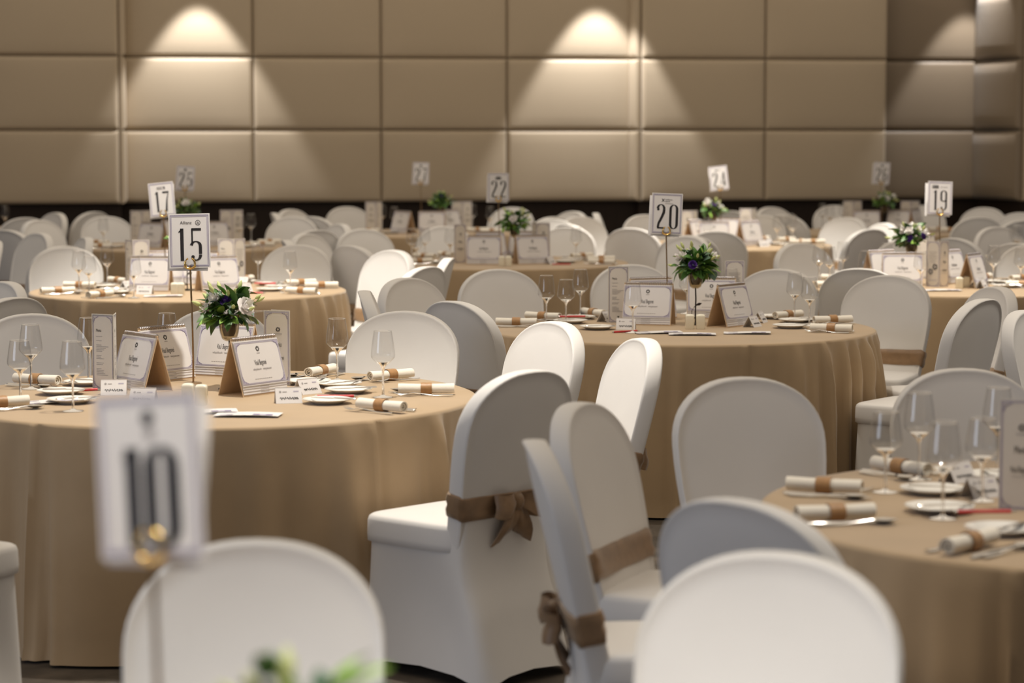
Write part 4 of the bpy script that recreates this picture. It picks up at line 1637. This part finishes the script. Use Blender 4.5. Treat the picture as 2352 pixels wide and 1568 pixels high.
# table 20
add_number('20', 1532, 738, 6, 2.5, 1.165)
add_flowers('20', 1597, 745, 23, True, 2, 2, 16, 130, 'dark green centrepiece with one purple bloom on table twenty', spread=1.2)
for a in ((1490, 745, -16), (1678, 748, 52), (1494, 730, 26), (1634, 730, -6)):
    add_calendar('20', *a)
add_menu('20', 1420, 741, 6, (1, -1), 140)
add_menu('20', 1688, 722, 8, (2, -2), 135)
add_shakers('20', [(1584, 755), (1609, 755)])
for a in ((1438, 756, -8), (1392, 738, 60), (1728, 750, 60), (1745, 740, 70)):
    add_name_card('20', *a)
for a in ((1205, 733), (1186, 749), (1325, 722), (1843, 729), (1923, 743), (1910, 763)):
    add_napkin('20', *a)
for px, py, s in ((1255, 743, 0), (1300, 741, 1), (1312, 722, 0), (1453, 764, 0), (1582, 712, 0), (1717, 712, 0), (1825, 735, 0), (1859, 748, 0)):
    add_glass('20', px, py, bool(s))
for a in ((1328, 733), (1372, 756), (1776, 731), (1828, 740), (1815, 753), (1310, 742)):
    add_plate('20', *a)
add_pen('20', 1440, 763, 30)
add_pen('20', 1318, 737, 8, 0.018)
add_brochure('20', 1512, 765, 5, 1)
add_brochure('20', 1590, 769, -3, 0)
add_brochure('20', 1716, 766, -6, 1)

# table 17
add_number('17', 380, 662, -6, -6, 1.165)
add_flowers('17', 430, 666, 31, False, 4, 1, 12, 90, 'white flowers on table seventeen, half hidden by number card fifteen')
for a in ((348, 668, -8), (500, 668, 30), (378, 652, 40), (466, 653, -30)):
    add_calendar('17', *a)
add_menu('17', 325, 655, 5, (0, -1), 60)
add_menu('17', 520, 652, -5, (1, 2), 60)
add_shakers('17', [(401, 677), (416, 677)])
for a in ((333, 675, -5), (560, 670, 40), (290, 665, 70), (556, 655, -20)):
    add_name_card('17', *a)
for a in ((128, 675), (205, 686), (183, 662), (272, 651), (690, 656), (738, 662), (714, 676), (573, 646)):
    add_napkin('17', *a)
for px, py, s in ((182, 668, 0), (205, 672, 1), (247, 652, 0), (308, 684, 0), (593, 646, 0), (667, 669, 0)):
    add_glass('17', px, py, bool(s))
for a in ((240, 660), (262, 668), (272, 674), (618, 655), (640, 661), (620, 668), (560, 650)):
    add_plate('17', *a)
add_pen('17', 582, 674, 0)
add_pen('17', 612, 659, -3, 0.018)
add_brochure('17', 375, 681, 2, 1)

# table 19
add_number('19', 2158, 655, 8, 2, 1.165)
add_flowers('19', 2092, 655, 47, True, 7, 5, 12, 80, 'white and deep purple bouquet in front of number card nineteen', spread=1.15)
for a in ((2072, 657, -6), (2180, 650, 48), (2234, 660, 60), (2022, 650, 40)):
    add_calendar('19', *a)
add_menu('19', 2142, 659, -48, (2, 0), 96)
add_menu('19', 2115, 640, 0, (1, 1), 60)
add_shakers('19', [(2203, 663), (2219, 661)])
for a in ((2255, 662, 65), (2245, 655, 60)):
    add_name_card('19', *a)
for a in ((1893, 644), (1905, 660), (1930, 634), (2262, 642), (2344, 645), (2349, 660)):
    add_napkin('19', *a)
for px, py, s in ((1881, 650, 0), (1905, 655, 0), (1935, 641, 0), (1986, 668, 0), (2036, 645, 0), (2114, 668, 0), (2281, 652, 0), (2344, 658, 0)):
    add_glass('19', px, py, bool(s))
for a in ((2292, 650), (2310, 660), (1950, 650), (2330, 652)):
    add_plate('19', *a)
add_brochure('19', 2165, 668, 2, 0)

# table 22
add_number('22', 1147, 598, 2, 0, 1.165)
add_flowers('22', 1182, 602, 53, False, 3, 0, 9, 150, 'leafy green centrepiece with two white roses on table twenty-two', spread=1.1)
for a in ((1112, 607, -4), (1220, 606, 22), (1124, 595, 30), (1206, 594, -30)):
    add_calendar('22', *a)
add_menu('22', 1057, 604, 35, (0, 1), 70)
add_menu('22', 1247, 600, -4, (0, -2), 70)
add_shakers('22', [(1152, 611), (1168, 611)])
for a in ((1262, 606, 60), (1022, 606, -50)):
    add_name_card('22', *a)
for a in ((1385, 607), (1380, 600), (1336, 593), (975, 594), (962, 606), (1000, 588)):
    add_napkin('22', *a)
for px, py, s in ((946, 600, 0), (957, 606, 1), (976, 596, 0), (1034, 600, 0), (1323, 597, 0)):
    add_glass('22', px, py, bool(s))
for a in ((1300, 603), (1015, 604), (1310, 598)):
    add_plate('22', *a)
add_pen('22', 1292, 608, 5)

# table 24
add_number('24', 1655, 556, -4, -7, 1.175)
add_flowers('24', 1637, 560, 61, False, 5, 1, 10, 80, 'white roses and lime buds under number card twenty-four', spread=0.95)
for a in ((1640, 566, -3), (1720, 564, 45), (1595, 562, 60), (1672, 556, -40)):
    add_calendar('24', *a)
add_menu('24', 1578, 560, 5, (0, 1), 60)
add_menu('24', 1712, 553, 0, (2, 1), 60)
for a in ((1752, 566, 30), (1765, 562, 60)):
    add_name_card('24', *a)
for a in ((1582, 568), (1798, 549), (1848, 553), (1840, 560), (1880, 560)):
    add_napkin('24', *a)
for px, py, s in ((1785, 560, 0), (1820, 560, 0), (1831, 553, 0), (1624, 568, 0), (1737, 550, 0)):
    add_glass('24', px, py, bool(s))
for a in ((1790, 562), (1815, 566)):
    add_plate('24', *a)

# table 25
add_number('25', 428, 556, 4, 3, 1.175)
add_flowers('25', 432, 560, 67, False, 2, 0, 8, 70, 'low green centrepiece below number card twenty-five')
for a in ((352, 569, -30), (490, 566, 30), (405, 560, 0)):
    add_calendar('25', *a)
add_menu('25', 314, 560, -4, (1, 2), 60)
add_menu('25', 520, 558, 4, (2, 0), 30)
for a in ((178, 562), (228, 570), (604, 566), (618, 560)):
    add_napkin('25', *a)
for px, py, s in ((238, 568, 0), (284, 552, 0), (552, 560, 0), (577, 555, 0)):
    add_glass('25', px, py, bool(s))
for a in ((265, 568), (560, 568)):
    add_plate('25', *a)

# table 27
add_number('27', 968, 530, -3, 1, 1.175)
add_flowers('27', 1014, 533, 71, False, 0, 1, 8, 130, 'round green centrepiece beside number card twenty-seven', spread=1.05)
for a in ((992, 536, -2), (926, 536, -50), (1030, 532, 45)):
    add_calendar('27', *a)
add_menu('27', 852, 531, 0, (0, 1), 60)
add_menu('27', 1050, 530, 4, (2, 0), 25)
for a in ((1095, 532), (1130, 535), (846, 535)):
    add_napkin('27', *a)
for px, py, s in ((878, 528, 0), (906, 534, 0), (1095, 526, 0), (1126, 533, 0)):
    add_glass('27', px, py, bool(s))
for a in ((895, 536), (1110, 538)):
    add_plate('27', *a)

# table 26
add_number('26', 2024, 529, 3, 4, 1.175)
add_flowers('26', 2032, 532, 73, False, 4, 0, 8, 80, 'cream roses and greenery below number card twenty-six')
for a in ((1990, 534, -4), (2066, 532, -40), (2100, 530, 60)):
    add_calendar('26', *a)
add_menu('26', 1948, 528, 3, (1, 2), 30)
add_menu('26', 2080, 528, 4, (2, 0), 25)
for a in ((2155, 531), (2182, 533)):
    add_napkin('26', *a)
for px, py, s in ((1874, 524, 0), (1892, 520, 0), (1906, 530, 0)):
    add_glass('26', px, py, bool(s))

# corner tables, only edges in view
add_napkin('L', 4, 530)
add_glass('L', 12, 530)
add_napkin('M', 2260, 598)
for a in ((2318, 588), (2336, 592)):
    add_glass('M', *a)

# big near table at the frame edge
for a in ((1893, 1133), (1890, 1197), (2068, 1088), (2165, 1280)):
    add_napkin('R', *a)
for px, py, s in ((2033, 1130, 1), (2110, 1100, 0), (2290, 1085, 0), (2165, 1190, 0), (2255, 1150, 1)):
    add_glass('R', px, py, bool(s))
for a in ((2143, 1133), (2158, 1175), (2290, 1100), (2300, 1225)):
    add_plate('R', *a)
add_menu('R', 2340, 1172, -14, (0, 1), 60)
for a in ((2252, 1140, 30), (2200, 1105, 40)):
    add_name_card('R', *a)
add_pen('R', 2268, 1196, 2, 0.018)

# table 10, just under the lower frame edge: number card, flowers and one glass reach into view
p10 = Vector((*TABLES['10'], ZT))
add_number('10', 372, 300 + (HC - ZT) * FPX / 2.86, -27, -5.5, 1.155)
add_flowers('10', 690, 300 + (HC - ZT) * FPX / 2.53, 83, True, 3, 1, 12, 80, 'blurred centrepiece of table ten, closest to the viewer')
add_glass('10', 230, 300 + (HC - ZT) * FPX / 2.95, False)

# ------------------------------------------------------------------ labels: each thing is named by its seat on the clock of its table
seen = {}


def uniq(lab):
    n = seen.get(lab, 0)
    seen[lab] = n + 1
    return n


groups = {}
for o, tk, view, org in chair_rec:
    if tk is None:
        continue
    h = clock(org.x - TABLES[tk][0], org.y - TABLES[tk][1])
    groups.setdefault(tk, []).append((h, o, view))
for tk, L in groups.items():
    by = {}
    for h, o, view in L:
        by.setdefault(clock_words(h), []).append((h, o, view))
    for w, items in by.items():
        items.sort(key=lambda q: (q[1].location.xy - Vector(TABLES[tk])).length)
        for i, (h, o, view) in enumerate(items):
            side = 'front of its back showing' if view == 'F' else 'rear of its back showing'
            pre = '' if len(items) == 1 else ('closer ' if i == 0 else 'outer ' if i == len(items) - 1 else 'middle ')
            o['label'] = f"{pre}white covered chair at {w} of {tname(tk)}, {side}" if tk not in TNAME else f"{pre}white covered chair at {w} of {tname(tk)}"
LOOSE = ['white covered chair at the frame edge beyond table fifteen, face turned off', 'white covered chair just above the chairs of table fifteen, rear showing', 'white covered chair half in shadow at the frame edge by table twenty',
         'grey shaded chair rear at the frame edge past table twenty-six', 'cream chair top at the frame edge past table twenty-six', 'chair sliver with sash at the frame edge beside table seventeen', 'lavender grey covered chair behind the far chair of table seventeen',
         'edge-on covered chair between tables seventeen and twenty-five', 'dark-backed chair peeping over the far chair of table seventeen']
for (o, tk, view, org), lab in zip([c for c in chair_rec if c[1] is None], LOOSE):
    o['label'] = lab

by = {}
for o, tk, phrase, kind in REC:
    by.setdefault((tk, phrase), []).append(o)
for (tk, phrase), L in by.items():
    bins = {}
    c = Vector(TABLES[tk])
    for o in L:
        d = o.location.xy - c
        bins.setdefault(clock_words(clock(d.x, d.y)), []).append((d.length, o))
    short = {'R': 'the big near table', 'L': 'the far corner table', 'M': 'the table behind table nineteen'}.get(tk) or 'table ' + NUMW[tk]
    for w, items in bins.items():
        items.sort(key=lambda q: q[0])
        for i, (r, o) in enumerate(items):
            pre = '' if len(items) == 1 else ('inner ' if i == 0 else 'outer ' if i == len(items) - 1 else 'middle ')
            if len(items) > 3 and 0 < i < len(items) - 1:
                pre = HOURS[i % 12] + '-from-centre '
            o['label'] = f"{pre}{phrase} at {w} on {short}"
            if len(L) == 1:
                o['label'] = f"{phrase}, the only one on {short}"
